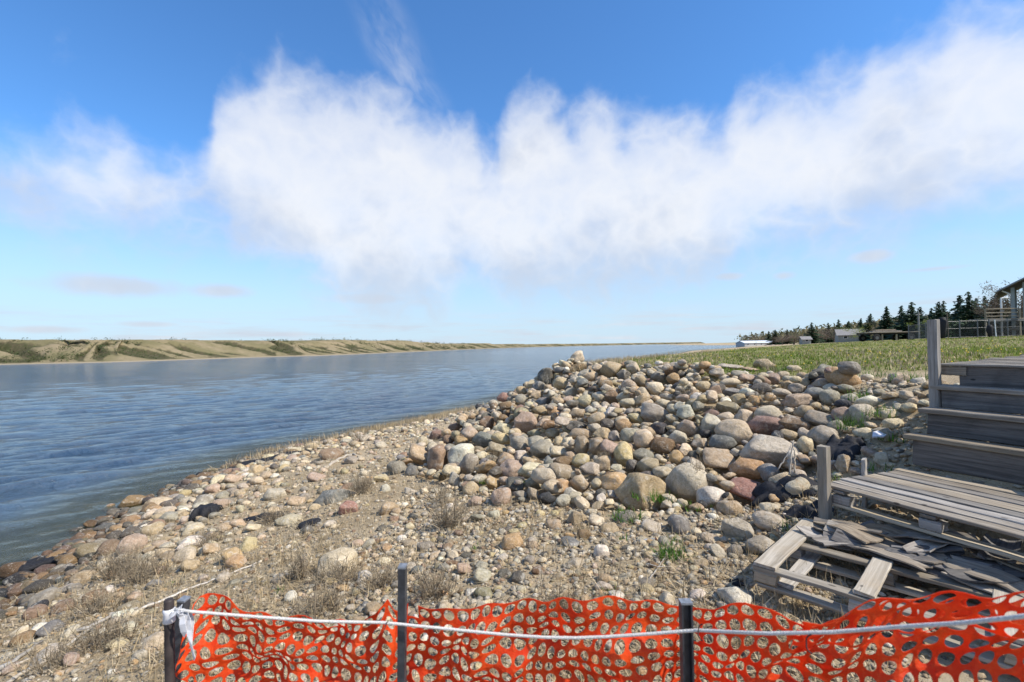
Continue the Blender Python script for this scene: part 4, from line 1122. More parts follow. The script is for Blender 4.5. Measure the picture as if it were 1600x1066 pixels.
flapc = [(1255,976,1.20),(1290,974,1.17),(1330,958,1.15),(1370,945,1.13),(1410,938,1.12),(1455,940,1.11),(1500,925,1.10),(1550,930,1.08),(1620,925,1.04),(1720,918,1.0)]
flap = fence_sheet(flapc, 3, .042, 21, 0.0, -.5, 'folded_flap', (.39, .37))
flap.parent = fen

def metal_stake(top, foot_z, lean, w, label, cap=True, mat=None):
    r = empty('metal_stake', (top[0]-lean[0]*(top[2]-foot_z), top[1]-lean[1]*(top[2]-foot_z), foot_z))
    h = top[2]-foot_z
    a = Vector((lean[0], lean[1], 1)); q = a.to_track_quat('Z', 'Y'); r.rotation_euler = q.to_euler()
    # flanged U profile
    f = w*.18; t = w*.16; hw = w/2
    prof = [(-hw, -f), (hw, -f), (hw, f+hw*.8), (hw-t, f+hw*.8), (hw-t, -f+t), (-hw+t, -f+t), (-hw+t, f+hw*.8), (-hw, f+hw*.8)]
    n = len(prof); V = []; F = []
    for z in (0, h*.5, h):
        V += [(x, y, z) for x, y in prof]
    for L in range(2):
        for k in range(n): F.append((L*n+k, L*n+(k+1) % n, (L+1)*n+(k+1) % n, (L+1)*n+k))
    F.append(tuple(reversed(range(n)))); F.append(tuple(2*n+k for k in range(n)))
    obj('shaft', mesh('shaft', V, F), mat or M_STEEL, r)
    if cap:
        b = MB(); b.box(-hw*1.04, hw*1.04, -f*1.1, f+hw*.86, h, h+.006); b.build('cap', M_STEEL_CAP, r)
    tag(r, label, 'stake', 'stakes holding the orange barrier')
    return r
metal_stake(at(632, 886, 1.545), 1.35, (.022, 0), .031, 'tall dark metal stake standing above the orange fence')
metal_stake(at(1070, 940, 1.40), 1.35, (0.0, 0), .033, 'dark metal stake behind the orange fence in front of the pale boulder')
metal_stake(at(291, 934, 1.70), 1.25, (.13, .0), .034, 'leaning dark blue metal stake behind the taped post')
# round taped post
tp = at(264, 936, 1.50)
tpo = empty('taped_post', (tp[0], tp[1], 1.2)); tag(tpo, 'round black post wrapped with white tape at the end of the orange fence', 'post')
hh = tp[2]-1.2
b = MB(); b.tube([(0, 0, 0), (.001, 0, hh*.5), (0, 0, hh-.006), (0, 0, hh)], [.014, .014, .014, .011], 16); b.build('shaft', M_RUST, tpo, True)
b = MB(); zt = hh-.034
b.tube([(0, 0, zt-.040), (.0, 0, zt-.036), (0.001, 0, zt-.012), (0, 0, zt), (0, 0, zt+.004)], [.0148, .0172, .0165, .0178, .0146], 16); b.build('tape_wrap', M_TAPE, tpo, True)
for q in range(4):
    b = MB(); r = np.random.default_rng(60+q); n = 9; V = []; F = []
    for i in range(n):
        s = i/(n-1); x = .018+.05*s**.7+.01*q*s; z = zt-.01+.028*math.sin(s*3)-.10*s*s*(.6+.25*q); y = -.016+.012*math.sin(6*s+q*2)
        w = .009*(1+.5*math.sin(9*s+q))
        V += [(x-w*.6, y, z-w), (x+w*.6, y+.006*math.sin(11*s), z+w)]
        if i: F.append((2*i-2, 2*i-1, 2*i+1, 2*i))
    b.add(V, F); o = b.build('loose_tape_end', M_TAPE, tpo); sm = o.modifiers.new('thickness', 'SOLIDIFY'); sm.thickness = .0012
# rope
ROPE = [(272,952,1.482),(300,956,1.49),(350,960,1.50),(400,964,1.505),(500,971,1.515),(600,973,1.52),(640,977,1.515),(720,985,1.50),(790,992,1.48),(850,996,1.455),(900,997,1.44),(950,995,1.42),(1010,991,1.39),(1060,987,1.365),(1092,985,1.345),(1150,988,1.27),(1200,990,1.22),(1300,988,1.15),(1400,980,1.08),(1500,974,1.00),(1600,963,.93),(1720,948,.86)]
b = MB(); b.tube([at(*q) for q in ROPE], .0046, 10); ro = b.build('rope', M_ROPE, None, True)
tag(ro, 'white rope strung along the orange fence from the taped post', 'rope')
for (u, v, d, lab) in ((604, 972, 1.512, 'dark wire tie holding the rope beside the tall stake'), (1093, 978, 1.338, 'dark wire tie knotted on the rope beside the stake'), (1262, 995, 1.17, 'dark loose wire tie hanging from the rope')):
    c = at(u, v, d); b = MB()
    lp = [c+np.array([.006*math.cos(t)*(1+.3*math.sin(2*t)), -.004+.007*math.sin(t), .022*math.cos(t*.5+.3)-.014]) for t in np.linspace(0, 6.0, 14)]
    b.tube(lp, .0016, 6); o = b.build('wire_tie', M_RUST, None, True); tag(o, lab, 'wire tie', 'wire ties on the rope')

# ------------------------------------------------------------------ black ground fabric, sticks and small litter
hsmooth()
def fabric(u, v, wx, wy, rz, label, seed, lift=.02, crumple=.05, d=None, raw=None):
    c = raw if raw is not None else at(u, v, hit(u, v, .03))
    r = np.random.default_rng(seed); n, m_ = 19, 13; V = np.zeros((m_, n, 3)); ca, sa = math.cos(rz), math.sin(rz)
    for j in range(m_):
        for i in range(n):
            x = (i/(n-1)-.5)*wx*(1+.12*math.sin(j*.9+seed)); y = (j/(m_-1)-.5)*wy*(1+.18*math.sin(i*.8+seed*2))
            X = c[0]+x*ca-y*sa; Y = c[1]+x*sa+y*ca
            z = hget(_SM['a'], X, Y)
            ed = 1-max(abs(2*i/(n-1)-1), abs(2*j/(m_-1)-1))**4
            cr = crumple*(math.sin(5*x/wx+seed)*math.sin(6*y/wy+2*seed)+.5*math.sin(11*x/wx+4*y/wy+seed))*.7
            V[j, i] = (X, Y, z-.02+(lift+.02+abs(cr)+r.normal(0, crumple*.05))*ed)
    me = mesh('fabric', V, grid_faces(m_, n), True); o = obj('ground_fabric', me, M_FABRIC)
    s = o.modifiers.new('thickness', 'SOLIDIFY'); s.thickness = .004
    tag(o, label, 'fabric', 'torn black ground fabric'); return o
fabric(320, 805, .42, .34, .2, 'black fabric heaped in a mound among the shore stones', 3, .15, .03)
fabric(410, 806, .75, .22, -.1, 'strip of black fabric lying flat on the middle of the beach', 4, .02, .03)
fabric(482, 818, .30, .20, .3, 'small scrap of black fabric at the end of a long cream stone', 5, .06, .02)
fabric(425, 716, 2.2, .55, .55, 'long dark wet fabric edge along the far waterline', 6, .03, .05)
fabric(1225, 775, .55, .30, -.5, 'black fabric showing below the largest pale boulder', 7, .02, .08)
fabric(1262, 800, .42, .34, -.9, 'black fabric crumpled on the slope left of the short post', 8, .03, .10)
fabric(1313, 708, .34, .45, -.8, 'black fabric sheet hanging behind the short post', 9, .07, .03)
fabric(1325, 702, .25, .20, .2, 'crumpled black fabric among the stones right of the short post', 10, .07, .04)
fabric(1295, 594, .45, .25, -.2, 'black fabric scrap at the top right of the pile', 11, .03, .04)
fabric(30, 893, 1.0, .30, .5, 'black wet fabric strip at the water edge in the corner', 12, .03, .05)
fabric(1150, 908, .10, .08, 0, 'small black scrap on the soil above the fence', 13, .01, .03)
def stick(name, pts, rad, label, mat=None, cat='stick', n=7):
    b = MB(); pts = [np.asarray(p, float) for p in pts]; P = []; R2 = []
    r = np.random.default_rng(int(abs(pts[0][0])*1000) % 9999)
    L = sum(np.linalg.norm(pts[i+1]-pts[i]) for i in range(len(pts)-1))
    for i in range(len(pts)-1):
        for s in np.linspace(0, 1, 6)[:-1]:
            P.append(pts[i]*(1-s)+pts[i+1]*s + r.normal(0, rad*.35, 3))
    P.append(pts[-1]); N_ = len(P)
    R2 = [rad*(1-.55*i/(N_-1))*r.uniform(.85, 1.15) for i in range(N_)]
    b.tube(P, R2, n); o = b.build(name, mat or M_STICK, None, True)
    tag(o, label, cat, 'driftwood sticks on the beach'); return o
def gp(u, v, lift=.03):
    d = hit(u, v, lift); return at(u, v, d)
stick('driftwood_stick', [gp(-30, 1060), gp(20, 1035), gp(66, 1002)], .022, 'upper of two bleached sticks in the corner beside the wet cobbles')
stick('driftwood_stick', [gp(-40, 1075), gp(0, 1053), gp(46, 1029)], .018, 'lower short bleached stick in the corner')
stick('driftwood_stick', [gp(-20, 1085), gp(60, 1040), gp(120, 997), gp(145, 980)], .015, 'long thin grey stick running up from the corner')
stick('driftwood_stick', [gp(110, 990), gp(140, 980), gp(178, 960), gp(215, 950)], .02, 'grey weathered branch lying by the dry weeds')
stick('driftwood_stick', [gp(215, 955), gp(290, 922), gp(345, 902), gp(400, 880)], .012, 'long thin branch lying across the beach behind the taped post')
stick('driftwood_stick', [gp(513, 727), gp(535, 715), gp(552, 709), gp(560, 713)], .035, 'bleached curved stick near the far waterline beside the reddish boulder')
stick('driftwood_stick', [gp(1015, 905), gp(1025, 890), gp(1038, 872)], .006, 'pale forked twig by the green tuft on the gravel')
stick('driftwood_stick', [gp(1010, 880), gp(1028, 886), gp(1048, 885)], .004, 'thin twig lying across the gravel above the fence stake')
s0 = at(1239, 690, 4.05); 
for q, (u, v, d, rad, lab) in enumerate(((1234, 742, 3.98, .010, 'bleached splintered stalk standing in front of the largest boulder'), (1241, 738, 4.0, .008, 'thin bleached splinter beside the splintered stalk'), (1215, 735, 3.98, .006, 'grey root hanging below the largest boulder'))):
    stick('bleached_stalk', [at(u, v, d), at((u+1240)/2+(2 if q else -2), (v+690)/2, d+.03), at(1240-q*2, 688+q*3, d+.06)], rad, lab, M_STICK, 'stalk')
# metal pin on the gravel
pc = gp(1010, 844, .02); b = MB(); dv = np.array([.16, .03, 0])/2
b.tube([pc-dv, pc, pc+dv], .012, 10); pin = b.build('metal_pin', M_STEEL_CAP, None, True); tag(pin, 'short grey metal pin with a rusty head lying on the gravel', 'metal pin')
b = MB(); b.tube([pc+dv, pc+dv*1.12], .017, 10); b.build('head', plain('rust', (.16, .06, .035), .8), pin)
# white paper scrap by the stair
c = gp(1375, 682, .10); b = MB(); b.add([c+np.array(q) for q in ((-.08, 0, 0), (.0, -.05, .01), (.09, 0, .03), (.02, .05, .05), (-.04, .04, .04))], [(0, 1, 2, 3, 4)])
o = b.build('flat_chip', M_TAPE); s = o.modifiers.new('t', 'SOLIDIFY'); s.thickness = .015; tag(o, 'flat white chip of stone lying beside the steps', 'stone chip')

# ------------------------------------------------------------------ plants
def blades(n, h, spread, width, r, lean=.5, curl=.5, seg=3):
    V = []; F = []
    for _ in range(n):
        a = r.uniform(0, 6.28); q = spread*math.sqrt(r.uniform()); x, y = q*math.cos(a), q*math.sin(a)
        L = h*r.uniform(.5, 1.1); d = r.uniform(0, 6.28); ln = abs(r.normal(0, lean)); ln = min(ln, 1.2)
        dx, dy = math.cos(d), math.sin(d); px, py = -dy, dx; w = width*r.uniform(.6, 1.2); b0 = len(V)
        px_, pz_ = 0.0, 0.0; ang = ln
        for s in range(seg+1):
            ww = w*(1-s/(seg))*.5
            if s < seg: V += [(x+dx*px_-px*ww, y+dy*px_-py*ww, pz_), (x+dx*px_+px*ww, y+dy*px_+py*ww, pz_)]
            else: V.append((x+dx*px_, y+dy*px_, pz_))
            px_ += math.sin(ang)*L/seg; pz_ += math.cos(ang)*L/seg; ang = min(ang+curl*r.uniform(.3, 1)/seg*2, 2.2)
        for s in range(seg-1): F.append((b0+2*s, b0+2*s+1, b0+2*s+3, b0+2*s+2))
        F.append((b0+2*(seg-1), b0+2*(seg-1)+1, b0+2*seg))
    return V, F
def weed_mesh(r, n, h, spread):
    """dry many-branched weed: thin stalks with side twigs"""
    b = MB()
    for _ in range(n):
        a = r.uniform(0, 6.28); ln = abs(r.normal(0, .55)); L = h*r.uniform(.5, 1.1); q = spread*r.uniform(0, .5)
        p0 = np.array([q*math.cos(a), q*math.sin(a), 0]); dr = np.array([math.cos(a)*math.sin(ln), math.sin(a)*math.sin(ln), math.cos(ln)])
        p1 = p0+dr*L*.5+r.normal(0, .03*h, 3); p2 = p0+dr*L+r.normal(0, .08*h, 3)
        b.tube([p0, p1, p2], [.0034, .0028, .0014], 3, False)
        for _k in range(5):
            s = r.uniform(.3, 1); st = p0+(p2-p0)*s; e = st+r.normal(0, .16*h, 3)+np.array([0, 0, .05*h])
            b.tube([st, e], [.0020, .0010], 3, False)
    return b
def plant(name, kind, u, v, h, spread, n, label, seed, group, cat='plant'):
    c = gp(u, v, 0.0); r = np.random.default_rng(seed)
    c = np.array([c[0], c[1], .5*(hget(HF, c[0], c[1])+hget(BASE, c[0], c[1]))-.01])
    if kind == 'weed':
        o = weed_mesh(r, int(n*1.9), h*1.2, spread*1.15).build(name, M_WEED, None, False, loc=c)
    else:
        V, F = blades(n, h, spread, .010 if kind == 'green' else .006, r, .55 if kind == 'green' else .75, .6)
        o = obj(name, mesh(name, V, F), M_TUFT if kind == 'green' else M_STRAW, None, c)
    tag(o, label, cat, group); return o
GRN = [(980,815,.15,.14,90,'green tuft around the flat grey stone below the big tan boulder'),(1010,795,.13,.16,80,'green grass at the foot of the big squarish tan boulder'),(1040,790,.16,.10,60,'green grass between the two big foot boulders'),(1047,870,.16,.12,110,'bright green tuft on the gravel above the fence'),(1055,848,.09,.07,30,'small green tuft below the round blue grey stone'),
       (975,845,.08,.05,25,'small green sprig near the metal pin'),(1090,800,.09,.16,40,'thin green grass between the pile foot and the veined boulder'),(755,762,.10,.08,35,'green tuft beside the orange round stone'),(810,765,.08,.10,35,'green shoots behind the egg shaped stone'),(745,857,.07,.06,25,'small green tuft on the sand left of the oblong stone'),
       (1345,625,.20,.14,70,'green tuft at the right end of the rock pile'),(1330,675,.22,.16,90,'lush green grass low beside the round end boulder'),(1375,660,.18,.16,70,'green weeds on the soil bank beside the steps'),(1400,690,.15,.14,45,'low green weeds below the soil bank'),(1360,590,.20,.22,80,'green grass under the lawn edge above the soil bank'),(1425,595,.22,.22,90,'green grass under the lawn edge beside the tall post'),
       (1310,755,.12,.12,50,'green grass beside the short post'),(1380,740,.12,.12,40,'green grass behind the upright plank'),(1218,580,.20,.14,80,'green tuft on the crest beside the highest boulder'),(1040,572,.20,.18,80,'green tuft on the crest behind the cream stone'),(950,935,.09,.10,30,'green shoots just above the orange fence'),(440,925,.08,.08,25,'small green tuft behind the left part of the fence'),
       (1235,828,.13,.10,40,'green grass by the back corner of the broken pallet'),(265,915,.07,.08,20,'small green shoots behind the taped post'),(1010,650,.12,.06,16,'sparse green blades in the middle of the rock pile')]
for i, (u, v, h, s, n, lab) in enumerate(GRN): plant('green_tuft', 'green', u, v, h, s, n, lab, 500+i, 'green tufts', 'grass tuft')
WEED = [(190,900,.28,.34,60,'largest grey dry weed clump beside the shore cobbles'),(235,905,.25,.30,50,'dry weed clump right of the largest one'),(150,960,.20,.25,35,'dry weed clump above the long thin stick'),(170,1010,.20,.25,35,'dry weeds left of the taped post'),(565,770,.26,.22,50,'dry tan weed clump behind the blue grey slab'),(700,825,.28,.22,40,'dark dry weed clump on the sandy patch'),(690,790,.30,.10,18,'tall thin dry weed on the sandy patch'),
        (530,910,.16,.30,45,'dry grass clump hugging the big cream boulder'),(600,915,.16,.25,35,'dry weeds right of the big cream boulder'),(470,905,.22,.12,22,'thin dry weed left of the big cream boulder'),(430,815,.16,.30,40,'dry weeds around the long cream stone'),(500,960,.15,.30,40,'dry weeds just behind the rope'),(680,930,.16,.25,40,'dry weeds right of the tall stake'),(870,960,.12,.25,30,'dry weeds behind the middle of the orange fence'),
        (1085,770,.20,.10,14,'tangle of dry stalks right of the big round boulder'),(1205,590,.35,.08,10,'pale dry stalks at the crest near the highest boulder'),(1190,640,.30,.08,8,'dry stalk standing up between boulders'),(1070,640,.30,.06,8,'dry stalks in the upper middle of the pile'),(945,720,.16,.08,10,'dry twigs over the pinkish low boulder'),(770,735,.22,.10,14,'dry stalks over the greenish grey boulder'),(330,850,.15,.28,35,'dry weeds among the shore cobbles'),(95,1040,.14,.3,35,'dry weeds in the corner by the sticks'),(640,665,.35,.35,30,'dry grass clump on the shore against the water'),(560,690,.25,.35,30,'dry grass near the far waterline')]
for i, (u, v, h, s, n, lab) in enumerate(WEED): plant('dry_weed', 'weed', u, v, h, s, n, lab, 600+i, 'dry weeds on the beach')
for i, (u, v0, v1, lab) in enumerate(((490, 985, 890, 'thin bare stalk rising in front of the big cream boulder'), (845, 935, 890, 'thin dry stalk right of the dark stone behind the fence'), (965, 920, 862, 'slender dry stalk behind the middle of the fence'))):
    d = hit(u, v0, 0.0); stick('dry_stalk', [at(u, v0, d), at(u+3, (v0+v1)/2, d), at(u+7, v1, d)], .004, lab, M_WEED, 'stalk')

def scatter_blades(name, pts, h, width, mat, label, cat, r, lean=.5, per=3, flat=False):
    V = []; F = []
    for (x, y, z) in pts:
        d = r.uniform(0, 6.28); dx, dy = math.cos(d), math.sin(d); b0 = len(V)
        for _ in range(per):
            a = r.uniform(0, 6.28); px, py = math.cos(a), math.sin(a); L = h*r.uniform(.4, 1.15); ln = r.normal(0, lean); w = width*r.uniform(.6, 1.3)
            ox, oy = x+r.normal(0, h*.35), y+r.normal(0, h*.35); b0 = len(V)
            lx, ly = -py*math.sin(ln)*L, px*math.sin(ln)*L; lz = math.cos(ln)*L
            if flat:
                lx, ly, lz = -py*L, px*L, r.uniform(-.05, .25)*L
            V += [(ox-px*w/2, oy-py*w/2, z), (ox+px*w/2, oy+py*w/2, z), (ox+lx*.6+px*w*.3, oy+ly*.6+py*w*.3, z+lz*.65), (ox+lx, oy+ly, z+lz)]
            F += [(b0, b0+1, b0+2, b0+3)]
    o = obj(name, mesh(name, np.array(V), np.array(F)), mat); tag(o, label, cat, kind='stuff'); return o
def lawn_points(n, r, y0, y1, prob):
    yv = y0*(y1/y0)**r.uniform(0, 1, n*3); xv = yv*r.uniform(.03, 1.25, n*3)+r.uniform(0, 1.5, n*3)
    z = ground_z(xv, yv); m = lawn_mask(xv, yv, z) > r.uniform(.2, .9, n*3)
    k = np.argwhere(m).ravel()[:n]
    loc = np.stack([xv[k], yv[k], z[k]], 1)
    u = stw(0, 0, 0); q = loc[:, :2]-u[:2]; a = q @ e1[:2]; b = q @ e2[:2]
    keep = ~((a > -.15) & (a < 2.2) & (b > -.1) & (b < 3.35))
    return loc[keep]
rl = np.random.default_rng(31)
pt_ = lawn_points(17000, rl, 6.0, 46, 1)
cut = rl.uniform(size=len(pt_)) < np.clip(.62+.38*_vn(pt_[:, 0], pt_[:, 1], .9, 41), .12, .95)
scatter_blades('lawn_grass', pt_[cut], .075, .022, M_GRASS, 'rough green lawn above the rock pile', 'grass', rl, .45, 3)
scatter_blades('lawn_dry_grass', pt_[~cut], .075, .018, M_STRAW, 'dry straw coloured grass mixed into the lawn', 'grass', rl, .6, 3)
# dry fringe along the lakeward edge of the lawn and the shore left of the pile
fr = []
for _ in range(9000):
    y = 12.5+rl.uniform()**1.6*26; x = np.interp(y, [12.5, 13.5, 17, 20.5, 27, 40], [1.7, 1.6, 3.0, 5.6, 10.4, 19])+rl.normal(0.4, .6)
    fr.append((x, y))
fr = np.array(fr); fz = ground_z(fr[:, 0], fr[:, 1]); ok_ = fz > 1.9
scatter_blades('crest_dry_grass', np.c_[fr, fz][ok_][:4200], .20, .014, M_STRAW, 'dry tan grass fringing the lakeward edge of the lawn', 'grass', rl, .35, 2)
fr = []
for _ in range(3600):
    y = rl.uniform(12.5, 22)**1.0 if rl.uniform() < .4 else rl.uniform(17, 22); x = shore_x(y)+abs(rl.normal(.5, .9))
    if not inside(x, y, PILE_POLY): fr.append((x, y))
fr = np.array(fr); fz = ground_z(fr[:, 0], fr[:, 1])
scatter_blades('shore_dry_grass', np.c_[fr, fz], .32, .013, M_STRAW, 'dry tan grass along the shore left of the rock pile', 'grass', rl, .5, 2)
# straw litter on the beach
lt = []
for _ in range(22000):
    y = 1.5+rl.uniform()**1.3*11; x = rl.uniform(-1.1, .75)*y
    if x < shore_x(y)+.7 or x > 3.4 or inside(x, y, PILE_POLY): continue
    if _vn(np.array([x]), np.array([y]), 1.3, 21)[0] < rl.uniform(-.9, .5): continue
    i, j = hcell(x, y)
    if HF[i, j]-BASE[i, j] < .03: lt.append((x, y, BASE[i, j]+.012))
scatter_blades('straw_litter', lt,  .11, .0075, M_STRAW, 'dry straw and twigs littering the sandy beach', 'straw', rl, .8, 3, True)
scatter_blades('short_dry_grass', lt[::2], .14, .006, M_STRAW, 'short dry grass stems standing on the beach', 'grass', rl, .6, 3)
# dandelions in the lawn
dp = lawn_points(260, rl, 6.5, 30, 1); dl = []
b = MB()
for (x, y, z) in dp:
    rr = .015; hz = z+rl.uniform(.04, .075)
    b.add([(x+rr*math.cos(t), y+rr*math.sin(t), hz) for t in np.arange(0, 6.28, 1.05)]+[(x, y, hz+.012), (x, y, hz-.012)], [(k, (k+1) % 6, 6) for k in range(6)]+[((k+1) % 6, k, 7) for k in range(6)])
o = b.build('dandelions', M_FLOWER); tag(o, 'yellow dandelions dotted over the lawn', 'flowers', kind='stuff')

# ------------------------------------------------------------------ trees
def spruce_mesh(seed):
    r = np.random.default_rng(seed); V = []; F = []
    n = 30
    for i in range(n):
        s = i/(n-1); z = .08+.92*s; R = .27*(1-s)**r.uniform(.7, 1.0)*r.uniform(.5, 1.25)+.012
        m = int(10*(1-s))+4
        for k in range(m):
            a = r.uniform(0, 6.28); L = R*r.uniform(.55, 1.25); dr = .35*L
            dx, dy = math.cos(a), math.sin(a)
            for q in range(4):
                t0 = q/4; w = .05*(1-.6*t0)*(.5+R*2.2); x = L*(t0+.12); zz = z-dr*(t0+.1)**1.2+r.normal(0, .008)
                ox, oy = r.normal(0, .01, 2); b0 = len(V)
                px, py = -dy, dx
                V += [(dx*x-px*w+ox, dy*x-py*w+oy, zz-.018), (dx*x+px*w+ox, dy*x+py*w+oy, zz-.018), (dx*(x+L*.34)+ox, dy*(x+L*.34)+oy, zz+r.normal(0, .012)), (dx*x, dy*x, zz+.012)]
                F += [(b0, b0+2, b0+3), (b0+3, b0+2, b0+1)]
    return mesh('spruce_crown', V, F)
def trunk_mesh(h, r0, seed, limbs=0, spread=.3):
    r = np.random.default_rng(seed); b = MB()
    b.tube([(0, 0, -.02), (r.normal(0, .01), r.normal(0, .01), h*.5), (r.normal(0, .02), 0, h)], [r0, r0*.7, r0*.25], 7)
    for k in range(limbs):
        z = h*r.uniform(.3, .9); a = r.uniform(0, 6.28); L = spread*r.uniform(.5, 1)
        p1 = np.array([math.cos(a)*L*.5, math.sin(a)*L*.5, z+L*.35]); p2 = np.array([math.cos(a)*L, math.sin(a)*L, z+L*r.uniform(.5, 1.0)])
        b.tube([(0, 0, z), p1, p2], [r0*.45, r0*.28, r0*.08], 5)
        for q in range(4):
            e = p1+(p2-p1)*r.uniform(.1, 1); b.tube([e, e+r.normal(0, .09, 3)+np.array([0, 0, .06])], [r0*.12, r0*.03], 3)
    return mesh('trunk', b.v, b.f)
def bush_mesh(seed, n, twig=False):
    r = np.random.default_rng(seed); V = []; F = []
    cl = [(r.normal(0, .22), r.normal(0, .22), r.uniform(.3, .85), r.uniform(.10, .20)) for _ in range(16)]
    for _ in range(n):
        x, y, z, R = cl[r.integers(0, 16)]; d = r.normal(0, 1, 3); d /= np.linalg.norm(d); c = np.array([x, y, z])+d*R*r.uniform(.3, 1.1)
        A = r.normal(0, 1, (2, 3)); A /= np.linalg.norm(A, axis=1)[:, None]; s = .028 if not twig else .012; b0 = len(V)
        V += [c, c+A[0]*s*(1 if not twig else 4), c+A[0]*s*.5+A[1]*s]; F.append((b0, b0+1, b0+2))
    return mesh('leaf_crown', V, F)
SPR = [spruce_mesh(900+i) for i in range(4)]; STR = [trunk_mesh(.9, .022, 910+i) for i in range(2)]
BUD = [bush_mesh(920+i, 1500) for i in range(3)]; TWG = [bush_mesh(930+i, 1500, True) for i in range(3)]; BTR = [trunk_mesh(.62, .022, 940+i, 9, .34) for i in range(3)]
for m in SPR: m.materials.append(M_NEEDLE)
for m in BUD: m.materials.append(M_BUD)
for m in TWG: m.materials.append(M_TWIG)
for m in STR+BTR: m.materials.append(M_BARK)
def gz(x, y): return float(ground_z(np.array([x]), np.array([y]))[0])
def tree(kind, u, vtop, d, label, wid=1.0, group=None):
    t = at(u, vtop, d); z0 = gz(t[0], t[1])-.1; h = max(1.0, t[2]-z0)
    name = {'spruce': 'spruce_tree', 'bud': 'leafing_tree', 'bare': 'bare_tree'}[kind]
    e = empty(name, (t[0], t[1], z0), RNG.uniform(0, 6.28)); wid *= RNG.uniform(1.0, 1.65) if kind == 'spruce' else 1.1; e.scale = (h*wid, h*wid, h)
    i = int(RNG.integers(0, 12))
    if kind == 'spruce': c = SPR[i % 4]; tr = STR[i % 2]
    elif kind == 'bud': c = BUD[i % 3]; tr = BTR[i % 3]
    else: c = TWG[i % 3]; tr = BTR[i % 3]
    obj('crown', c, None, e); obj('trunk', tr, None, e)
    tag(e, label, 'tree', group or 'trees beyond the lawn'); return e
SPL = [(1385,480,95,1.0,'slender dark spruce standing alone above the flat trailer'),(1408,479,88,1.1,'spruce right of the slender lone one'),(1424,474,84,1.15,'taller spruce left of the tall grey post'),(1437,481,90,1.2,'broad spruce just left of the tall grey post'),(1455,483,88,1.2,'spruce rising directly behind the tall grey post'),(1466,473,78,1.2,'dark spruce right behind the tall grey post'),(1474,472,80,1.1,'dark spruce behind the black wrapped fence post'),
       (1499,463,66,1.2,'spruce with thin top at the left of the dense clump'),(1513,458,62,1.1,'tallest spruce of the dense clump left of the deck'),(1525,467,66,1.2,'spruce at the right of the dense clump'),(1539,464,70,.8,'thin spruce top showing over the deck rail'),(1557,458,60,1.0,'spruce beside the porch roof'),(1574,470,60,1.1,'dark spruce behind the porch posts'),(1360,491,130,1.0,'small narrow spruce left of the lone slender one'),
       (1268,505,190,1.5,'bushy dark spruce behind the little shed on the far shore'),(1294,505,210,1.0,'small spruce on the far shore right of the shed'),(1310,500,220,1.2,'spruce above the grey roofed house'),(1326,502,220,1.0,'spruce right above the ridge of the grey roofed house'),(1345,498,200,1.2,'spruce between the grey roofed house and the trailer'),(1230,515,300,1.3,'small spruce on the far shore left of the shed'),(1211,516,330,1.2,'tiny spruce on the far shore behind the long pale building'),(1201,518,360,1.0,'tiny distant spruce left of the long pale building roof end')]
for (u, v, d, w, lab) in SPL: tree('spruce', u, v, d, lab, w)
BDL = [('bud',1355,506,150,1.6,'light green leafing tree left of the trailer'),('bud',1372,504,140,1.6,'light green leafing tree behind the trailer'),('bud',1398,500,120,1.5,'leafing tree below the lone slender spruce'),('bud',1335,510,170,1.7,'low light green tree right of the grey roofed house'),('bud',1490,492,75,1.3,'yellow green bush between the black wrapped post and the deck'),('bud',1450,497,80,1.2,'leafing bush behind the tall grey post'),
       ('bare',1415,498,95,1.5,'bare brown tree behind the trailer end'),('bare',1432,500,90,1.3,'bare brown bush left of the tall grey post'),('bare',1282,513,200,2.2,'bare brown thicket right of the shed on the far shore'),('bare',1240,520,230,3.0,'bare brown thicket left of the shed'),('bare',1255,521,220,2.4,'brown scrub by the little shed'),('bare',1303,512,190,2.0,'brown trees behind the grey roofed house'),('bare',1380,506,110,1.6,'bare brown bush behind the middle of the trailer'),('bare',1550,450,58,1.0,'leafless tree with fine twigs beside the porch roof'),('bare',1592,424,56,1.0,'tall leafless tree above the porch roof'),('bare',1222,522,280,2.6,'low brown scrub behind the far gravel shore'),('bare',1320,515,180,2.2,'brown scrub beside the grey roofed house'),('bare',1185,524,420,3.0,'faint distant scrub beyond the long pale building'),
       ('bud',1505,500,52,1.5,'dark leafy bush behind the wire fence left of the deck'),('bud',1528,503,50,1.6,'dark leafy bush under the deck'),('bare',1480,506,52,1.6,'brown bush behind the wire fence near the black wrapped post')]
for (k, u, v, d, w, lab) in BDL: tree(k, u, v, d, lab, w)
def far_mass():
    r = np.random.default_rng(71); V = []; F = []
    for _ in range(1900):
        u = r.uniform(1160, 1600); d = r.uniform(100, 150) if u > 1365 else r.uniform(230, 300)*(1+max(0, (1300-u))/110)
        vt = np.interp(u, [1160, 1220, 1300, 1360, 1450, 1600], [528, 521, 513, 506, 497, 490])+r.normal(0, 2.5)
        t = at(u, vt, d); z0 = gz(t[0], t[1]); h = max(.8, t[2]-z0)
        for q in range(9):
            c = np.array([t[0]+r.normal(0, d*.006), t[1]+r.normal(0, d*.006), z0+h*r.uniform(.05, 1)]); A = r.normal(0, 1, (3, 3))*h*.09; b0 = len(V)
            V += [c+A[0], c+A[1], c+A[2]]; F.append((b0, b0+1, b0+2))
    o = obj('far_woodland', mesh('far_woodland', np.array(V), np.array(F)), M_SHRUB2); tag(o, 'dense brown green woodland behind the far shore and lawn', 'woodland', kind='stuff')
M_SHRUB2 = leafy("brown_green_woodland", (0.11, 0.115, 0.045), (0.21, 0.175, 0.10), 0.25, 0.04)
far_mass()
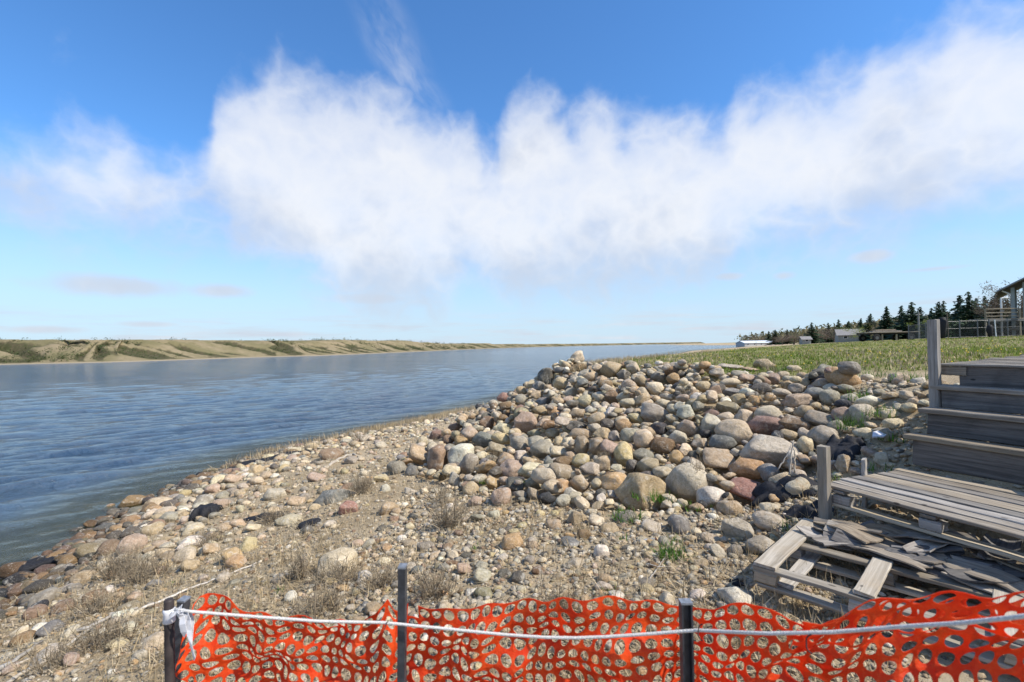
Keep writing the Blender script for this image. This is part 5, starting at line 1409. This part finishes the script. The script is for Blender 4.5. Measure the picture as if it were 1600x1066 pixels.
# dark hedge behind the wire fence
def hedge():
    r = np.random.default_rng(72); V = []; F = []
    for _ in range(5200):
        u = r.uniform(1478, 1640); d = r.uniform(35.5, 37.5); t = at(u, 515, d); z0 = gz(t[0], t[1]); c = np.array([t[0], t[1], z0+1.35*r.uniform()**.8]); A = r.normal(0, 1, (3, 3))*.10; b0 = len(V)
        V += [c+A[0], c+A[1], c+A[2]]; F.append((b0, b0+1, b0+2))
    o = obj('hedge', mesh('hedge', np.array(V), np.array(F)), M_NEEDLE); tag(o, 'low dark hedge behind the wire fence under the deck', 'hedge')
hedge()

# ------------------------------------------------------------------ buildings and things beyond the lawn
M_ROOF = plain("grey_shingle_roof", (.24, .23, .22), .85, .2, 3); M_WALL = plain("pale_siding", (.50, .49, .47), .8, .1, 2); M_WALLG = plain("grey_green_siding", (.24, .26, .25), .8, .15, 2)
M_PALEROOF = plain("pale_metal_roof", (.62, .68, .74), .5, .06, 2); M_GLASS = plain("window_glass", (.03, .04, .05), .1, .1, 2, 0, 0, .6); M_WHITE = plain("white_paint", (.72, .72, .72), .6, .06, 4); M_TYRE = plain("tyre_rubber", (.02, .02, .02), .8, .2, 8); M_SOFFIT = plain("brown_soffit", (.10, .065, .045), .8, .2, 4)
M_WIRE = plain("galvanised_wire", (.15, .155, .16), .5, .1, 8, .5)
def house(u, d, w, dep, hw, hr, rz, label, mw, mr, win=2):
    t = at(u, 535, d); z0 = gz(t[0], t[1]); e = empty('house', (t[0], t[1], z0-.2), rz)
    b = MB(); b.box(-w/2, w/2, -dep/2, dep/2, 0, hw+.2); b.add([(-w/2, -dep/2, hw+.2), (-w/2, dep/2, hw+.2), (-w/2, 0, hw+hr+.15), (w/2, -dep/2, hw+.2), (w/2, dep/2, hw+.2), (w/2, 0, hw+hr+.15)], [(0, 2, 1), (3, 4, 5)]); b.build('wall', mw, e)
    b = MB(); o = .5
    for s in (-1, 1):
        A = [(-w/2-o, s*(dep/2+o), hw+.2-hr*o/(dep/2)), (w/2+o, s*(dep/2+o), hw+.2-hr*o/(dep/2)), (w/2+o, 0, hw+hr+.25), (-w/2-o, 0, hw+hr+.25)]
        b.add(A+[(x, y, z+.15) for x, y, z in A], [(0, 1, 2, 3), (4, 7, 6, 5), (0, 4, 5, 1), (1, 5, 6, 2), (2, 6, 7, 3), (3, 7, 4, 0)])
    b.build('roof', mr, e)
    for k in range(win):
        x = -w/2+w*(k+.5)/win; b = MB(); b.box(x-.6, x+.6, -dep/2-.05, -dep/2-.01, 1.2, 2.2); f = b.build('window', M_WHITE, e)
        b = MB(); b.box(x-.5, x+.5, -dep/2-.08, -dep/2-.055, 1.28, 2.12); b.build('pane', M_GLASS, f)
    tag(e, label, 'house', 'buildings on the far shore'); return e
house(1330, 165, 8.5, 8, 2.3, 1.9, R_(-28), 'house with a grey gable roof on the far shore left of the trailer', M_WALLG, M_ROOF, 2)
house(1182, 350, 27, 10, 2.4, 1.5, R_(10), 'long low building with a pale blue white roof at the end of the far shore', M_WALL, M_PALEROOF, 5)
house(1258, 185, 3.0, 3, 2.0, .9, R_(-10), 'little dark shed on the far shore beside a bushy spruce', M_WALLG, M_ROOF, 1)
# flat deck trailer
tt = at(1385, 535, 44); tr = empty('flat_trailer', (tt[0], tt[1], gz(tt[0], tt[1])), R_(-4)); tag(tr, 'old flat deck trailer with wooden boards parked at the far edge of the lawn', 'trailer')
for i in range(9):
    board('deck_plank', tr, (-2.2, -.95+i*.235, .83+RNG.normal(0, .01)), 4.4, .21, .06, M_WOOD_PALE)
b = MB(); b.box(-2.1, 2.1, -.9, -.8, .66, .79); b.box(-2.1, 2.1, .8, .9, .66, .79)
for x in (-1.9, -.6, .6, 1.9): b.box(x-.05, x+.05, -.79, .79, .68, .785)
b.build('chassis', M_RUST, tr)
board('timber_pile', tr, (-1.5, -.2, .93), 2.6, .5, .12, M_WOOD); board('timber_pile', tr, (-1.0, .1, 1.06), 1.8, .4, .10, M_WOOD)
for x in (-1.55, 1.45):
    for y in (-1.0, .9):
        b = MB(); b.tube([(x, y-.09, .33), (x, y-.07, .33), (x, y+.07, .33), (x, y+.09, .33)], [.27, .33, .33, .27], 20); w = b.build('wheel', M_TYRE, tr)
        b = MB(); b.tube([(x, y-.10, .33), (x, y+.10, .33)], .15, 14); b.build('rim', M_WIRE, w)
for x in (-.9, .35):
    b = MB(); b.box(x-.05, x+.05, -.85, -.75, 0, .65); b.build('prop', M_WOOD_PALE, tr)
def pole(u, vt, d, rad, label, mat, lamp=False, cat='pole', name='utility_pole'):
    t = at(u, vt, d); z0 = gz(t[0], t[1])-.1; e = empty(name, (t[0], t[1], z0)); b = MB(); b.tube([(0, 0, 0), (0, 0, (t[2]-z0)*.5), (0, 0, t[2]-z0)], [rad, rad, rad*.8], 8); b.build('shaft', mat, e)
    h = t[2]-z0
    if lamp:
        b = MB(); b.tube([(0, 0, h-.03), (.18, 0, h+.04), (.42, 0, h+.02), (.48, 0, h-.03)], [.035, .04, .09, .05], 8); b.build('lamp_head', M_WHITE, e)
    else:
        b = MB(); b.box(-.35, .35, -.04, .04, h-.35, h-.25); b.build('crossbar', mat, e)
    tag(e, label, cat)
pole(1435, 488, 60, .10, 'pale utility pole rising in front of the spruces left of the tall post', M_ROOF)
pole(1564, 466, 34.0, .06, 'white lamp pole in front of the porch', M_WHITE, True, 'lamp pole', 'lamp_pole')
pole(1181, 520, 330, .10, 'thin pole standing at the end of the far gravel shore', M_BARK)
pole(1366, 500, 120, .08, 'thin dark pole behind the trailer', M_BARK)
# wire fence beyond the lawn: posts, rails, netting
def wire_fence():
    us = [1420, 1447, 1472, 1500, 1528, 1546, 1575, 1605, 1640]; ds = [40, 36, 33, 33, 33, 33, 33.5, 34, 34.5]
    P = [at(u, 530, d) for u, d in zip(us, ds)]; P = [np.array([p[0], p[1], gz(p[0], p[1])]) for p in P]
    e = empty('wire_fence', P[0]); tag(e, 'wire netting fence with rails along the far side of the lawn', 'fence'); o = -P[0]
    for k, p in enumerate(P):
        b = MB(); b.tube([p+o, p+o+np.array([0, 0, .7]), p+o+np.array([0, 0, 1.35])], .035, 8); b.build('post', M_WIRE, e)
    for i in range(len(P)-1):
        for h in (1.25, .75, .12):
            b = MB(); b.tube([P[i]+o+np.array([0, 0, h]), P[i+1]+o+np.array([0, 0, h-.02])], .016 if h > 1 else .010, 6); b.build('rail', M_WIRE, e)
        A = P[i]+o; D = P[i+1]-P[i]; L = np.linalg.norm(D); n = int(L/.14); b = MB()
        for q in range(-8, n):
            for sgn in (0, 1):
                s0, s1 = q/n, (q+8)/n; z0_, z1_ = (.12, 1.24) if sgn == 0 else (1.24, .12)
                if s0 < 0: z0_ += (z1_-z0_)*(0-s0)/(s1-s0); s0 = 0
                if s1 > 1: z1_ = z0_+(z1_-z0_)*(1-s0)/(s1-s0); s1 = 1
                if s1 <= s0: continue
                b.tube([A+D*s0+np.array([0, 0, z0_]), A+D*s1+np.array([0, 0, z1_])], .004, 3, False)
        b.build('netting', M_WIRE, e)
wire_fence()
# black wrapped post and a dark leaning one
for (u, vt, d, h, w, lab) in ((1472, 496, 32.4, 1.45, .24, 'thick black wrapped post by the wire fence right of the tall grey post'), (1546, 508, 32.2, .95, .17, 'short black wrapped post with a white pipe below the deck')):
    t = at(u, vt, d); z0 = gz(t[0], t[1]); hh = t[2]-z0; e = empty('wrapped_post', (t[0], t[1], z0))
    b = MB(); b.tube([(0, 0, -.05), (.03, 0, hh*.3), (-.02, 0, hh*.55), (.02, 0, hh*.8), (0, 0, hh)], [w*.35, w*.75, w, w*1.05, w*.7], 10); b.build('wrapping', M_FABRIC, e, True)
    b = MB(); b.tube([(.12, -.3, .1), (.08, -.28, hh+.35)], .03, 8); b.build('pipe', M_WHITE if u > 1500 else M_BARK, e)
    tag(e, lab, 'post', 'wrapped posts by the wire fence')
# cabin with porch, and raised deck
cp = at(1600, 530, 36.0); cb = empty('cabin', (cp[0], cp[1], gz(cp[0], cp[1])-.1), R_(-46)); tag(cb, 'cabin with a sloping porch roof and grey porch columns at the frame edge', 'house')
b = MB(); b.box(.85, 7, -.4, 7, 0, 4.3); b.build('wall', M_WALLG, cb)
b = MB()
A = [(-1.35, -2.2, 3.42), (-1.2, -2.2, 3.55), (.3, -2.2, 4.38), (4, -2.2, 6.4), (4, 7.4, 6.4), (.3, 7.4, 4.38), (-1.2, 7.4, 3.55), (-1.35, 7.4, 3.42)]
b.add(A+[(x, y, z+.14) for x, y, z in A], [(0, 1, 6, 7), (1, 2, 5, 6), (2, 3, 4, 5), (8, 15, 14, 9), (9, 14, 13, 10), (10, 13, 12, 11)]+[(k, k+8, (k+1) % 8+8, (k+1) % 8) for k in range(8)])
rf = b.build('roof', M_SOFFIT, cb)
b = MB(); b.tube([(-1.38, -2.28, 3.50), (.3, -2.28, 4.50), (4, -2.28, 6.52)], .06, 8); b.build('eave_trim', M_STEEL_CAP, rf)
for (x, y, w) in ((-.55, -1.7, .10), (-.38, 1.5, .10), (.05, -1.7, .09), (.32, -1.5, .10), (.62, -1.7, .12)):
    b = MB(); b.box(x-w, x+w, y-w, y+w, 0, 4.05+x*.55); b.build('column', M_WALLG, cb)
b = MB(); b.tube([(-1.1, -1.7, 3.55), (-.55, -1.7, 3.2)], .05, 6); b.build('brace', M_WHITE, cb)
b = MB(); b.box(1.2, 2.0, -.47, -.42, 1.2, 2.6); b.build('window', M_GLASS, cb)
b = MB(); b.box(-.9, .84, -1.9, 4, .55, .75); b.build('porch_floor', M_WOOD_DARK, cb)
dk = at(1549, 530, 34.6); de = empty('raised_deck', (dk[0], dk[1], gz(dk[0], dk[1])), R_(-6)); tag(de, 'raised wooden deck with white rails in front of the spruce clump', 'deck')
for i in range(8): board('deck_plank', de, (-.85, -.6+i*.19, 1.36), 2.9, .17, .05, M_WOOD)
for z in (1.55, 1.80, 2.08): board('rail', de, (-.9, -.70, z), 2.1, .04, .07, M_WOOD)
for x in (-.85, .2, 1.4, 2.0): board('post', de, (x, -.62, 0.0), 2.1 if x < 1.5 else 1.3, .10, .10, M_WOOD, 'z')
board('joist', de, (-.85, -.66, 1.24), 2.9, .06, .16, M_WOOD_DARK)
